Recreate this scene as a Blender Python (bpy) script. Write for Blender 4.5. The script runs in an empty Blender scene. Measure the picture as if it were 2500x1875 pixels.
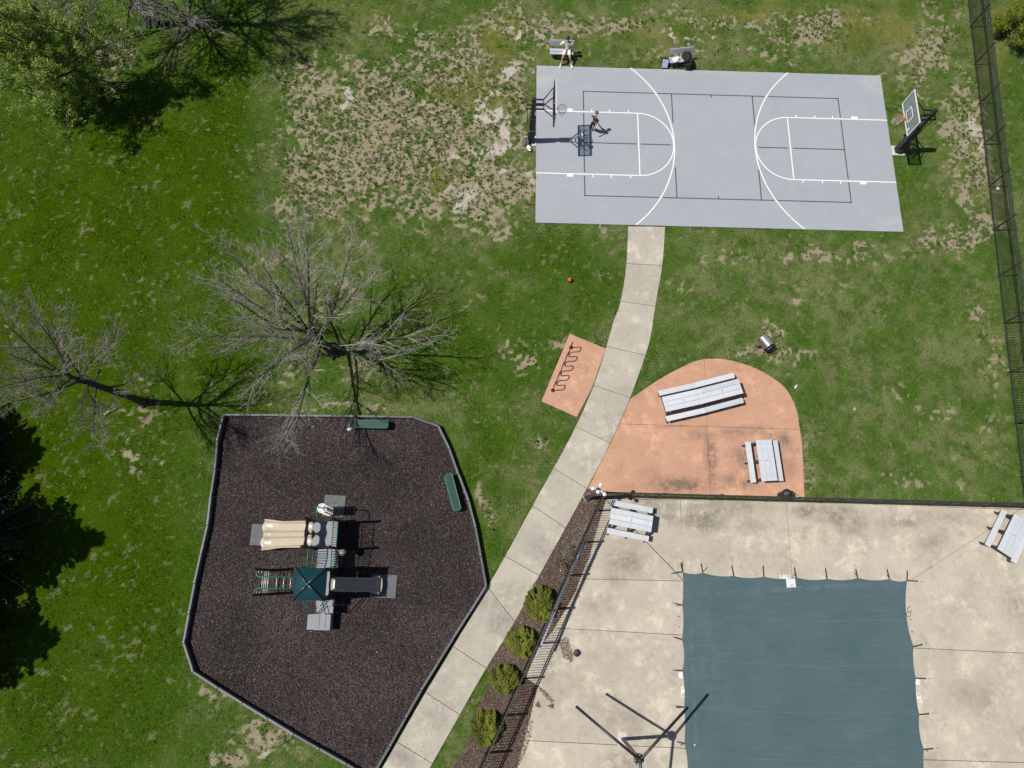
import bpy, bmesh, math, random
import numpy as np
from mathutils import Vector, Matrix

# ------------------------------------------------------------------ camera, sky, sun, exposure
TILT, ROLL, CAMH, YAW, FPX = 0.27370419, 0.08707386, 31.5106, 0.0687326, 1733.0
SUN_EL, SUN_AZ = math.radians(59.2), math.radians(4.06)      # shadows run towards +x, a little towards +y
scene = bpy.context.scene
CAMR = Matrix.Rotation(-YAW, 3, 'Z') @ Matrix.Rotation(TILT, 3, 'X') @ Matrix.Rotation(ROLL, 3, 'Z')
cam = bpy.data.cameras.new('Camera')
cam.sensor_fit = 'HORIZONTAL'; cam.sensor_width = 36.0
cam.lens = FPX / 2500.0 * 36.0
cam.clip_start = 0.5; cam.clip_end = 2000
cob = bpy.data.objects.new('Camera', cam)
scene.collection.objects.link(cob)
cob.matrix_world = Matrix.Translation((0, 0, CAMH)) @ CAMR.to_4x4()
scene.camera = cob

world = bpy.data.worlds.new('World'); scene.world = world
world.use_nodes = True
wn = world.node_tree
bg = wn.nodes['Background']
sky = wn.nodes.new('ShaderNodeTexSky'); sky.sky_type = 'NISHITA'; sky.sun_disc = False
sky.sun_elevation = SUN_EL
sky.sun_rotation = math.radians(-90) - SUN_AZ
wn.links.new(sky.outputs[0], bg.inputs[0]); bg.inputs[1].default_value = 0.052
sun = bpy.data.lights.new('Sun', 'SUN'); sun.energy = 4.4; sun.angle = math.radians(0.53)
sun.color = (1.0, 0.965, 0.90)
sob = bpy.data.objects.new('Sun', sun); scene.collection.objects.link(sob)
SDIR = Vector((math.cos(SUN_AZ) * math.cos(SUN_EL), math.sin(SUN_AZ) * math.cos(SUN_EL), -math.sin(SUN_EL)))
sob.rotation_euler = SDIR.to_track_quat('-Z', 'Y').to_euler()
sob.location = (-20, 0, 40)
vs = scene.view_settings
vs.view_transform = 'Standard'; vs.look = 'None'; vs.exposure = 0.0; vs.gamma = 1.0
try: vs.use_curve_mapping = False
except Exception: pass
scene.render.engine = 'CYCLES'

RND = random.Random(7)
NPR = np.random.RandomState(11)
C = scene.collection

# ------------------------------------------------------------------ pixel of the photograph -> point on a level plane
def P(u, v, z=0.0):
    d = CAMR @ Vector(((u - 1250) / FPX, (937.5 - v) / FPX, -1.0))
    k = (CAMH - z) / -d.z
    return Vector((d.x * k, d.y * k, z))
def PD(u, v, z=0.0): return P(u * 1.1302, v * 1.1302, z)
CRT = np.array(CAMR.transposed())
def to_px(x, y, z=0.0):
    q = CRT @ np.stack([x, y, np.full_like(x, z - CAMH)])
    return 1250 + FPX * q[0] / -q[2], 937.5 - FPX * q[1] / -q[2]

# ------------------------------------------------------------------ materials
MATS = {}
def new_mat(name):
    m = bpy.data.materials.new(name); m.use_nodes = True
    nt = m.node_tree; b = nt.nodes['Principled BSDF']
    return m, nt, b
def node(nt, t, **kw):
    n = nt.nodes.new(t)
    for k, v in kw.items(): setattr(n, k, v)
    return n
def noise(nt, vec, scale, detail=4, rough=0.6, dist=0.0):
    n = node(nt, 'ShaderNodeTexNoise'); n.inputs['Scale'].default_value = scale
    n.inputs['Detail'].default_value = detail; n.inputs['Roughness'].default_value = rough
    n.inputs['Distortion'].default_value = dist
    nt.links.new(vec, n.inputs['Vector']); return n.outputs['Fac']
def ramp(nt, fac, stops):
    r = node(nt, 'ShaderNodeValToRGB'); e = r.color_ramp.elements
    while len(e) < len(stops): e.new(0.5)
    for el, (p, c) in zip(e, stops):
        el.position = p; el.color = (c[0], c[1], c[2], 1) if not isinstance(c, (int, float)) else (c, c, c, 1)
    nt.links.new(fac, r.inputs[0]); return r.outputs[0]
def mixc(nt, fac, a, b, mode='MIX'):
    n = node(nt, 'ShaderNodeMix', data_type='RGBA', blend_type=mode)
    for s, v in ((0, fac), (6, a), (7, b)):
        if isinstance(v, (int, float)): n.inputs[s].default_value = v
        elif isinstance(v, tuple): n.inputs[s].default_value = (v[0], v[1], v[2], 1)
        else: nt.links.new(v, n.inputs[s])
    return n.outputs[2]
def math_(nt, op, a, b=None, clamp=False):
    n = node(nt, 'ShaderNodeMath', operation=op); n.use_clamp = clamp
    for i, v in enumerate((a, b)):
        if v is None: continue
        if isinstance(v, (int, float)): n.inputs[i].default_value = v
        else: nt.links.new(v, n.inputs[i])
    return n.outputs[0]
def maprange(nt, v, a, b, c=0.0, d=1.0):
    n = node(nt, 'ShaderNodeMapRange'); n.interpolation_type = 'SMOOTHSTEP'
    nt.links.new(v, n.inputs[0])
    for i, q in zip((1, 2, 3, 4), (a, b, c, d)): n.inputs[i].default_value = q
    return n.outputs[0]
def bump(nt, b, h, strength, dist):
    n = node(nt, 'ShaderNodeBump'); n.inputs['Strength'].default_value = strength
    n.inputs['Distance'].default_value = dist
    nt.links.new(h, n.inputs['Height']); nt.links.new(n.outputs[0], b.inputs['Normal'])
def wpos(nt): return node(nt, 'ShaderNodeNewGeometry').outputs['Position']
def opos(nt): return node(nt, 'ShaderNodeTexCoord').outputs['Object']
def blobs(nt, pos, lst):
    """soft elliptical patches on the ground plane, summed: (x, y, rx, ry, angle, strength)"""
    tot = None
    for (x, y, rx, ry, a, s) in lst:
        mp = node(nt, 'ShaderNodeMapping', vector_type='TEXTURE')
        mp.inputs['Location'].default_value = (x, y, 0); mp.inputs['Rotation'].default_value = (0, 0, a)
        mp.inputs['Scale'].default_value = (rx, ry, 1000)
        nt.links.new(pos, mp.inputs[0])
        l = node(nt, 'ShaderNodeVectorMath', operation='LENGTH'); nt.links.new(mp.outputs[0], l.inputs[0])
        f = maprange(nt, l.outputs['Value'], 1.0, 0.0, 0.0, s)
        tot = f if tot is None else math_(nt, 'ADD', tot, f)
    return tot
def mk(name, c1, c2=None, scale=6.0, rough=0.6, metal=0.0, bumps=0.15, bscale=60.0, spec=0.5, coat=0.0):
    if name in MATS: return MATS[name]
    m, nt, b = new_mat(name); pos = opos(nt)
    c2 = c2 or tuple(x * 0.78 for x in c1)
    f = noise(nt, pos, scale, 5, 0.65)
    col = ramp(nt, f, [(0.3, c1), (0.72, c2)])
    nt.links.new(col, b.inputs['Base Color'])
    b.inputs['Roughness'].default_value = rough; b.inputs['Metallic'].default_value = metal
    b.inputs['Specular IOR Level'].default_value = spec
    if coat: b.inputs['Coat Weight'].default_value = coat
    if bumps: bump(nt, b, noise(nt, pos, bscale, 3), bumps, 0.01)
    MATS[name] = m; return m

def vary(m, amt):
    nt = m.node_tree; b = nt.nodes['Principled BSDF']; src = b.inputs['Base Color'].links[0].from_socket
    oi = node(nt, 'ShaderNodeObjectInfo'); f = math_(nt, 'ADD', math_(nt, 'MULTIPLY', oi.outputs['Random'], amt), 1 - amt * .6)
    cc = node(nt, 'ShaderNodeCombineColor')
    for i in range(3): nt.links.new(f, cc.inputs[i])
    d = maprange(nt, noise(nt, wpos(nt), 7, 6, .75), .5, .8, 0, .35)
    c = mixc(nt, 1.0, src, cc.outputs[0], 'MULTIPLY'); c = mixc(nt, d, c, mixc(nt, 1.0, c, (.72, .72, .72), 'MULTIPLY'))
    nt.links.new(c, b.inputs['Base Color']); return m
M = {}
M['black_metal'] = mk('black painted steel', (0.018, 0.018, 0.021), (0.032, 0.032, 0.036), 9, 0.42, 0.0, 0.05)
M['fence_black'] = mk('weathered black fence paint', (0.024, 0.024, 0.028), (0.06, 0.06, 0.068), 3, 0.45, 0.0, 0.05)
M['dark_frame'] = mk('dark plastic lumber', (0.022, 0.022, 0.024), (0.045, 0.045, 0.05), 14, 0.6)
M['plank'] = mk('pale grey plastic lumber', (0.62, 0.65, 0.695), (0.53, 0.56, 0.60), 2.5, 0.5, 0.0, 0.12, 40)
vary(M['plank'], .16)
M['bench_plank'] = mk('grey bench lumber', (0.46, 0.48, 0.53), (0.36, 0.38, 0.43), 3, 0.5, 0, 0.1)
vary(M['bench_plank'], .2)
M['bolt'] = mk('dull steel', (0.10, 0.10, 0.11), None, 30, 0.4, 0.8, 0)
M['hole'] = mk('dark hole', (0.008, 0.008, 0.009), None, 30, 0.9, 0, 0)
M['pad_black'] = mk('black vinyl pad', (0.016, 0.016, 0.02), (0.03, 0.03, 0.036), 5, 0.5, 0, 0.4, 9)
M['white_line'] = None
M['white'] = mk('white plastic', (0.80, 0.80, 0.79), (0.72, 0.72, 0.71), 8, 0.5, 0, 0.03)
M['white_frame'] = mk('white enamel', (0.74, 0.75, 0.76), (0.62, 0.63, 0.65), 6, 0.4)
M['orange_rim'] = mk('orange enamel', (0.62, 0.13, 0.06), (0.5, 0.1, 0.05), 9, 0.45)
M['net'] = mk('white cord', (0.75, 0.74, 0.72), (0.6, 0.58, 0.55), 20, 0.8)
M['cover_cloth'] = None
M['beige_plastic'] = mk('beige moulded plastic', (0.50, 0.43, 0.325), (0.455, 0.385, 0.285), 3, 0.26, 0, 0.03, 30)
M['teal_roof'] = mk('dark teal moulded plastic', (0.006, 0.036, 0.044), (0.010, 0.050, 0.060), 4, 0.34)
M['green_steel'] = mk('green coated steel', (0.006, 0.16, 0.085), (0.010, 0.20, 0.11), 7, 0.4)
M['green_bench'] = mk('green coated bench', (0.005, 0.036, 0.029), (0.009, 0.055, 0.043), 8, 0.45)
M['brown_post'] = mk('dark brown coated steel', (0.022, 0.014, 0.013), (0.035, 0.024, 0.022), 7, 0.5)
M['deck_grey'] = mk('grey coated deck', (0.27, 0.275, 0.30), (0.21, 0.215, 0.24), 9, 0.6, 0, 0.3, 80)
M['mat_grey'] = mk('grey rubber mat', (0.16, 0.165, 0.175), (0.10, 0.10, 0.11), 7, 0.85, 0, 0.3, 50)
M['rung'] = mk('galvanised rung', (0.62, 0.64, 0.64), (0.5, 0.52, 0.52), 9, 0.35, 0.3)
M['timber'] = mk('grey plastic border timber', (0.165, 0.17, 0.185), (0.10, 0.105, 0.118), 3.5, 0.55, 0, 0.2, 45)
vary(M['timber'], .45)
M['cap'] = mk('light metal cap', (0.55, 0.55, 0.56), None, 9, 0.4, 0.4)
M['red'] = mk('red plastic', (0.45, 0.02, 0.02), None, 9, 0.4)
M['grill_steel'] = mk('worn silver grill hood', (0.52, 0.53, 0.58), (0.34, 0.35, 0.39), 5, 0.32, 0.55, 0.15)
M['rust'] = mk('rusted steel', (0.17, 0.10, 0.075), (0.09, 0.055, 0.045), 12, 0.8, 0.1, 0.4)
M['dark_steel'] = mk('sooty steel', (0.02, 0.02, 0.021), (0.05, 0.05, 0.05), 12, 0.6, 0.2)
M['skin'] = mk('skin', (0.48, 0.27, 0.18), (0.40, 0.21, 0.14), 14, 0.5, 0, 0.05)
M['skin_pale'] = mk('pale skin', (0.60, 0.38, 0.30), (0.52, 0.30, 0.23), 14, 0.5, 0, 0.05)
M['white_cloth'] = mk('white cotton', (0.82, 0.81, 0.80), (0.74, 0.73, 0.73), 9, 0.9, 0, 0.5, 18)
M['black_cloth'] = mk('black cotton', (0.012, 0.012, 0.015), (0.026, 0.026, 0.032), 9, 0.9, 0, 0.6, 16)
M['maroon_cloth'] = mk('dark maroon cotton', (0.06, 0.012, 0.016), None, 9, 0.9, 0, 0.5, 16)
M['black_hair'] = mk('black hair', (0.008, 0.007, 0.008), (0.02, 0.018, 0.018), 40, 0.45, 0, 0.6, 90)
M['ginger_hair'] = mk('ginger brown hair', (0.20, 0.075, 0.03), (0.09, 0.035, 0.018), 30, 0.5, 0, 0.6, 90)
M['navy_sole'] = mk('navy foam sandal', (0.02, 0.02, 0.05), (0.04, 0.04, 0.08), 20, 0.7)
M['basketball'] = mk('orange rubber ball', (0.55, 0.13, 0.035), (0.42, 0.09, 0.025), 25, 0.55, 0, 0.3, 120)
M['seam'] = mk('black seam', (0.01, 0.01, 0.01), None, 9, 0.7, 0, 0)
M['bark'] = mk('grey bark', (0.20, 0.18, 0.155), (0.10, 0.09, 0.08), 9, 0.9, 0, 0.6, 30)
M['dark_bark'] = mk('dark bark', (0.085, 0.07, 0.06), (0.04, 0.034, 0.03), 9, 0.9, 0, 0.6, 30)
M['twig'] = mk('weathered grey twig', (0.38, 0.35, 0.305), (0.25, 0.23, 0.20), 6, 0.85, 0, 0)
M['twig_dark'] = mk('grey brown twig', (0.21, 0.185, 0.155), (0.13, 0.11, 0.095), 6, 0.85, 0, 0)
M['twig_mid'] = mk('brown grey twig', (0.29, 0.26, 0.22), (0.19, 0.165, 0.14), 6, 0.85, 0, 0)
M['pale_wood'] = mk('bleached broken wood', (0.46, 0.37, 0.28), (0.34, 0.26, 0.19), 9, 0.9)
M['post_rust'] = mk('sun bleached brown post', (0.19, 0.15, 0.11), (0.12, 0.095, 0.07), 6, 0.6)
M['concrete_new'] = mk('pale footing concrete', (0.62, 0.60, 0.56), (0.52, 0.5, 0.46), 9, 0.9)
M['strap'] = mk('brown webbing', (0.045, 0.03, 0.02), (0.07, 0.05, 0.035), 20, 0.8)
M['paper'] = mk('white paper', (0.78, 0.78, 0.77), None, 9, 0.8)
M['black_print'] = mk('black print', (0.015, 0.015, 0.015), None, 9, 0.7, 0, 0)
M['straw'] = mk('dead leaf', (0.50, 0.38, 0.22), (0.32, 0.2, 0.1), 3, 0.9, 0, 0)
M['steel_pole'] = mk('bright pole', (0.72, 0.74, 0.78), (0.6, 0.62, 0.68), 3, 0.3, 0.3)
M['blue_pole'] = mk('pale blue pole', (0.22, 0.33, 0.42), (0.3, 0.4, 0.48), 3, 0.35, 0.2)

def leaf_mat(name, c1, c2, trans=0.25):
    m, nt, b = new_mat(name)
    a = node(nt, 'ShaderNodeAttribute', attribute_name='tone')
    col = ramp(nt, a.outputs['Fac'], [(0.0, c1), (1.0, c2)])
    nt.links.new(col, b.inputs['Base Color']); b.inputs['Roughness'].default_value = 0.65
    b.inputs['Specular IOR Level'].default_value = 0.25
    t = node(nt, 'ShaderNodeBsdfTranslucent'); nt.links.new(col, t.inputs[0])
    mx = node(nt, 'ShaderNodeMixShader'); mx.inputs[0].default_value = trans
    nt.links.new(b.outputs[0], mx.inputs[1]); nt.links.new(t.outputs[0], mx.inputs[2])
    nt.links.new(mx.outputs[0], nt.nodes['Material Output'].inputs[0])
    return m
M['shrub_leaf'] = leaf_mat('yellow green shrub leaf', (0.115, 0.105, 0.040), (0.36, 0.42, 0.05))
M['spring_leaf'] = leaf_mat('spring green leaf', (0.13, 0.19, 0.03), (0.42, 0.56, 0.11))
M['lime_leaf'] = leaf_mat('lime green leaf', (0.14, 0.17, 0.010), (0.34, 0.38, 0.03))
M['needle'] = leaf_mat('dark conifer needle', (0.016, 0.034, 0.012), (0.065, 0.105, 0.035), 0.1)

def court_material():
    m, nt, b = new_mat('grey blue court paint'); pos = wpos(nt)
    f = noise(nt, pos, 0.45, 6, 0.7); g = noise(nt, pos, 5.0, 5, 0.7)
    c = ramp(nt, f, [(0.3, (0.325, 0.345, 0.382)), (0.7, (0.375, 0.392, 0.42))])
    c = mixc(nt, maprange(nt, g, 0.35, 0.75, 0.0, 0.28), c, (0.29, 0.32, 0.375))
    edge = blobs(nt, pos, [(1.6, 25.6, 2.4, 1.4, 0, 0.7), (20, 25.9, 2.0, 1.0, 0, 0.7), (10, 26.3, 8, 0.5, 0, 0.4), (19.8, 17.4, 2, 0.8, 0, 0.5)])
    c = mixc(nt, math_(nt, 'MULTIPLY', edge, maprange(nt, noise(nt, pos, 2.0), 0.35, 0.6)), c, (0.46, 0.455, 0.44))
    wear = maprange(nt, noise(nt, pos, 1.4, 9, .78), .54, .74, 0, .5)
    c = mixc(nt, wear, c, (0.43, 0.45, 0.47))
    c = mixc(nt, maprange(nt, noise(nt, pos, .22, 6, .75), .5, .7, 0, .35), c, (0.30, 0.335, 0.385))
    mps = node(nt, 'ShaderNodeMapping'); mps.inputs['Scale'].default_value = (1, 14, 1); mps.inputs['Rotation'].default_value = (0, 0, .35); nt.links.new(pos, mps.inputs[0])
    c = mixc(nt, maprange(nt, noise(nt, mps.outputs[0], 2.0, 4, .7), .66, .78, 0, .25), c, (0.25, 0.265, 0.29))
    sp = maprange(nt, noise(nt, pos, 14, 2), 0.70, 0.78, 0, 0.35)
    c = mixc(nt, sp, c, (0.22, 0.23, 0.25))
    nt.links.new(c, b.inputs['Base Color']); b.inputs['Roughness'].default_value = 0.8
    bump(nt, b, noise(nt, pos, 90, 3), 0.12, 0.01)
    return m
M['court'] = court_material()
def paint(name, col, worn, amt):
    m, nt, b = new_mat(name); pos = wpos(nt)
    c = mixc(nt, maprange(nt, noise(nt, pos, 6, 6, 0.75), 0.52, 0.8, 0, amt), col, worn)
    nt.links.new(c, b.inputs['Base Color']); b.inputs['Roughness'].default_value = 0.75
    return m
M['white_line'] = paint('white court paint', (0.82, 0.82, 0.82), (0.5, 0.52, 0.55), 0.5)
M['green_line'] = paint('dark green court paint', (0.065, 0.09, 0.085), (0.2, 0.22, 0.23), 0.5)

def concrete(name, c1, c2, dark, stains, speck=0.25, streak=False):
    m, nt, b = new_mat(name); pos = wpos(nt)
    f = noise(nt, pos, 0.55, 8, 0.72, 0.0); g = noise(nt, pos, 4.0, 6, 0.7); h = noise(nt, pos, 38, 3, 0.7)
    c = ramp(nt, f, [(0.32, c1), (0.68, c2)])
    c = mixc(nt, maprange(nt, g, 0.45, 0.8, 0, 0.35), c, tuple(x * 0.74 for x in c2))
    c = mixc(nt, maprange(nt, g, 0.45, 0.2, 0, 0.3), c, tuple(min(1, x * 1.16) for x in c1))
    pale = maprange(nt, noise(nt, pos, .8, 9, 0.75), 0.50, 0.66, 0, .85)
    c = mixc(nt, pale, c, tuple(min(.85, x * 1.22) for x in c1))
    c = mixc(nt, maprange(nt, noise(nt, pos, .65, 9, .75), .52, .68, 0, .8), c, (c2[0] * .84, c2[1] * .80, c2[2] * .76))
    if streak:
        mp = node(nt, 'ShaderNodeMapping'); mp.inputs['Scale'].default_value = (4.5, 0.6, 1)
        nt.links.new(pos, mp.inputs[0])
        st = noise(nt, mp.outputs[0], 1.0, 5, 0.7)
    if stains:
        w = blobs(nt, pos, stains)
        n1 = math_(nt, 'MULTIPLY', maprange(nt, noise(nt, pos, 1.7, 10, 0.78, 0.0), 0.33, 0.62), maprange(nt, noise(nt, pos, 9.0, 6, 0.8, 0.0), 0.25, 0.6, .45, 1.0))
        w = math_(nt, 'MULTIPLY', math_(nt, 'MULTIPLY', w, n1), 1.15)
        if streak: w = math_(nt, 'MULTIPLY', w, maprange(nt, st, 0.28, 0.55, 0.5, 1.0))
        c = mixc(nt, math_(nt, 'MULTIPLY', math_(nt, 'MINIMUM', w, 0.95), maprange(nt, h, .3, .7, 1.0, .62)), c, dark)
    c = mixc(nt, maprange(nt, h, 0.55, 0.85, 0, speck), c, tuple(x * 0.45 for x in c2))
    nt.links.new(c, b.inputs['Base Color']); b.inputs['Roughness'].default_value = 0.9
    b.inputs['Specular IOR Level'].default_value = 0.25
    bump(nt, b, noise(nt, pos, 45, 5), 0.25, 0.012)
    return vary(m, .10)
def BL(u, v, ru, rv, ang=0, s=1.0):
    p = P(u, v); return (p.x, p.y, ru * 0.0185, rv * 0.0185, math.radians(ang), s)
M['deck'] = concrete('pool deck concrete', (0.55, 0.487, 0.395), (0.42, 0.372, 0.305), (0.185, 0.16, 0.13), [
    BL(1720, 1265, 90, 55, 10, 1.3), BL(1620, 1255, 70, 50, 0, 0.8), BL(1530, 1370, 90, 70, 30, 0.9), BL(1830, 1285, 60, 30, 0, .7),
    BL(2010, 1250, 110, 40, 0, 1.0), BL(2075, 1275, 60, 60, 0, 1.1), BL(2210, 1270, 100, 35, 8, .8), BL(2270, 1330, 60, 40, 0, .6),
    BL(1530, 1860, 90, 40, 0, 1.0), BL(1500, 1750, 90, 80, 0, .45), BL(2480, 1480, 60, 90, 0, .7), BL(2480, 1300, 40, 40, 0, .5),
    BL(1560, 1235, 100, 40, 0, .9), BL(1800, 1240, 130, 30, 0, .8), BL(2330, 1265, 110, 35, 0, .6), BL(1350, 1620, 60, 120, 0, .5), BL(2400, 1700, 120, 60, 0, .5), BL(1430, 1470, 90, 50, 0, .6), BL(1500, 1420, 60, 30, 0, .4), BL(1960, 1250, 40, 30, 0, .7)], 0.22, True)
M['path'] = concrete('sidewalk concrete', (0.50, 0.457, 0.382), (0.39, 0.356, 0.30), (0.20, 0.18, 0.155), [
    BL(1220, 1520, 60, 45, 0, .8), BL(1060, 1750, 60, 40, 0, .6), BL(1450, 1130, 60, 50, 60, .5), BL(980, 1850, 60, 40, 0, .8),
    BL(1190, 1470, 40, 30, 0, .7), BL(1320, 1330, 50, 70, 60, .55), BL(1250, 1440, 60, 60, 0, .4)], 0.25)
M['curb'] = concrete('edge strip concrete', (0.47, 0.40, 0.28), (0.38, 0.32, 0.235), (0.16, 0.14, 0.11), [BL(1650, 1217, 200, 8, 0, .8)], 0.3)
M['terra'] = concrete('terracotta concrete', (0.575, 0.332, 0.224), (0.49, 0.278, 0.186), (0.14, 0.10, 0.082), [
    BL(1735, 1110, 26, 110, 0, 1.25), BL(1830, 1115, 95, 60, 0, 1.0), BL(1660, 1185, 110, 35, 0, 1.3), BL(1590, 1160, 50, 45, 0, .55), BL(1900, 1070, 50, 30, 0, 1.2),
    BL(1700, 1060, 55, 25, 20, .7), BL(1800, 1175, 90, 40, 0, .85), BL(1925, 1110, 40, 70, 0, .7), BL(1640, 1042, 60, 6, 4, .9), BL(1540, 1190, 40, 25, 0, .4),
    BL(1840, 1050, 60, 25, 0, .9), BL(1780, 1060, 60, 30, 0, .7)], 0.22)

def ground_material():
    m, nt, b = new_mat('patchy lawn'); pos = wpos(nt)
    at = lambda n: node(nt, 'ShaderNodeAttribute', attribute_name=n).outputs['Fac']
    f1 = noise(nt, pos, 1.3, 5, 0.7); f2 = noise(nt, pos, 9, 5, 0.75); f3 = noise(nt, pos, 34, 4, 0.8)
    f4 = noise(nt, pos, 17, 5, 0.8)
    soilA = math_(nt, 'ADD', at('soil'), math_(nt, 'ADD', math_(nt, 'MULTIPLY', math_(nt, 'SUBTRACT', f3, 0.5), 0.9), math_(nt, 'MULTIPLY', math_(nt, 'SUBTRACT', f4, 0.5), 1.1)))
    soil = maprange(nt, soilA, 0.18, 0.82)
    gr = ramp(nt, f2, [(0.25, (0.036, 0.064, 0.008)), (0.5, (0.064, 0.128, 0.016)), (0.78, (0.13, 0.19, 0.042))])
    lush = ramp(nt, f2, [(0.25, (0.020, 0.045, 0.001)), (0.5, (0.046, 0.094, 0.002)), (0.8, (0.090, 0.135, 0.006))])
    moss = ramp(nt, f2, [(0.25, (0.10, 0.12, 0.02)), (0.75, (0.21, 0.22, 0.05))])
    g = mixc(nt, at('lush'), gr, lush)
    g = mixc(nt, at('moss'), g, moss)
    g = mixc(nt, math_(nt, 'MULTIPLY', at('dry'), maprange(nt, f3, 0.42, 0.62)), g, (0.33, 0.285, 0.165))
    so = ramp(nt, f1, [(0.3, (0.37, 0.31, 0.225)), (0.7, (0.47, 0.40, 0.30))])
    th = math_(nt, 'MULTIPLY', maprange(nt, f4, .44, .58), math_(nt, 'SUBTRACT', 1.0, math_(nt, 'MULTIPLY', at('sand'), .7)))
    so = mixc(nt, math_(nt, 'MULTIPLY', th, .92), so, ramp(nt, f3, [(.3, (0.12, 0.135, 0.045)), (.7, (0.27, 0.25, 0.125))]))
    so = mixc(nt, maprange(nt, f3, 0.35, 0.7, 0, .55), so, (0.27, 0.22, 0.15))
    so = mixc(nt, at('sand'), so, mixc(nt, maprange(nt, f2, 0.35, .65), (0.60, 0.56, 0.50), (0.46, 0.40, 0.33)))
    so = mixc(nt, at('bark'), so, ramp(nt, f3, [(0.3, (0.13, 0.09, 0.07)), (.7, (0.25, 0.185, 0.145))]))
    c = mixc(nt, soil, g, so)
    nt.links.new(c, b.inputs['Base Color']); b.inputs['Roughness'].default_value = 0.95
    b.inputs['Specular IOR Level'].default_value = 0.02
    bump(nt, b, math_(nt, 'ADD', f3, math_(nt, 'MULTIPLY', f2, 1.5)), 0.8, 0.05)
    return m
M['lawn'] = ground_material()
def grass_mat():
    m, nt, b = new_mat('grass blades')
    at = lambda n: node(nt, 'ShaderNodeAttribute', attribute_name=n).outputs['Fac']
    gr = ramp(nt, at('tone'), [(0.0, (0.040, 0.074, 0.008)), (0.55, (0.094, 0.192, 0.026)), (1.0, (0.24, 0.33, 0.08))])
    lu = ramp(nt, at('tone'), [(0.0, (0.021, 0.048, 0.001)), (0.6, (0.066, 0.136, 0.002)), (1.0, (0.165, 0.235, 0.010))])
    mo = ramp(nt, at('tone'), [(0.0, (0.11, 0.14, 0.018)), (1.0, (0.33, 0.35, 0.07))])
    c = mixc(nt, at('lush'), gr, lu); c = mixc(nt, at('moss'), c, mo)
    c = mixc(nt, at('dry'), c, (0.40, 0.355, 0.22))
    nt.links.new(c, b.inputs['Base Color']); b.inputs['Roughness'].default_value = 0.95
    b.inputs['Specular IOR Level'].default_value = 0.03
    t = node(nt, 'ShaderNodeBsdfTranslucent'); nt.links.new(c, t.inputs[0])
    mx = node(nt, 'ShaderNodeMixShader'); mx.inputs[0].default_value = 0.25
    nt.links.new(b.outputs[0], mx.inputs[1]); nt.links.new(t.outputs[0], mx.inputs[2])
    nt.links.new(mx.outputs[0], nt.nodes['Material Output'].inputs[0])
    return m
M['grass'] = grass_mat()
def chip_ground(name, c1, c2):
    m, nt, b = new_mat(name); pos = wpos(nt)
    v = node(nt, 'ShaderNodeTexVoronoi'); v.inputs['Scale'].default_value = 22
    mp = node(nt, 'ShaderNodeMapping'); mp.inputs['Rotation'].default_value = (0, 0, 0.7)
    nt.links.new(pos, v.inputs['Vector'])
    f = noise(nt, pos, 45, 3, .7); g = noise(nt, pos, .7, 4)
    c = ramp(nt, f, [(0.35, c1), (0.7, c2)])
    c = mixc(nt, maprange(nt, g, .4, .7, 0, .35), c, tuple(x * .6 for x in c1))
    nt.links.new(c, b.inputs['Base Color']); b.inputs['Roughness'].default_value = 0.95
    b.inputs['Specular IOR Level'].default_value = 0.15
    bump(nt, b, math_(nt, 'ADD', v.outputs['Distance'], f), 0.9, 0.04)
    return m
M['play_ground'] = chip_ground('dark chip surface', (0.024, 0.018, 0.018), (0.064, 0.048, 0.047))
M['mulch'] = chip_ground('brown bark mulch', (0.085, 0.055, 0.042), (0.20, 0.14, 0.11))
M['play_chip'] = leaf_mat('dark rubber chip', (0.027, 0.020, 0.020), (0.185, 0.142, 0.140), 0.0)
M['bark_chip'] = leaf_mat('brown bark chip', (0.09, 0.058, 0.045), (0.42, 0.32, 0.26), 0.0)
def cover_material():
    m, nt, b = new_mat('teal mesh pool cover'); pos = wpos(nt)
    f = noise(nt, pos, 0.5, 5, .6); mp = node(nt, 'ShaderNodeMapping'); mp.inputs['Scale'].default_value = (0.7, 9, 1)
    nt.links.new(pos, mp.inputs[0]); g = noise(nt, mp.outputs[0], 1.0, 6, .75)
    mp2 = node(nt, 'ShaderNodeMapping'); mp2.inputs['Scale'].default_value = (60, 60, 1); nt.links.new(pos, mp2.inputs[0])
    c = ramp(nt, f, [(0.3, (0.060, 0.108, 0.118)), (0.7, (0.084, 0.130, 0.145))])
    c = mixc(nt, maprange(nt, noise(nt, pos, 3.5, 8, .8), .55, .8, 0, .4), c, (0.055, 0.09, 0.092))
    c = mixc(nt, maprange(nt, g, .45, .75, 0, .45), c, (0.115, 0.155, 0.175))
    c = mixc(nt, maprange(nt, g, .45, .25, 0, .4), c, (0.048, 0.085, 0.098))
    edge = blobs(nt, pos, [BL(1950, 1437, 330, 10, 4, .35), BL(1691, 1650, 8, 300, 0, .3), BL(1730, 1600, 40, 300, 0, .15)])
    c = mixc(nt, math_(nt, 'MULTIPLY', edge, maprange(nt, noise(nt, pos, 2.5), .4, .6)), c, (0.17, 0.22, 0.24))
    nt.links.new(c, b.inputs['Base Color']); b.inputs['Roughness'].default_value = 0.75
    b.inputs['Specular IOR Level'].default_value = 0.3
    bump(nt, b, noise(nt, mp2.outputs[0], 1.0, 2), 0.2, 0.01)
    return m
M['cover_cloth'] = cover_material()
M['cover_seam'] = mk('pale cover stitching', (0.135, 0.185, 0.20), (0.105, 0.15, 0.165), 3, 0.8, 0, 0)
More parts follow.
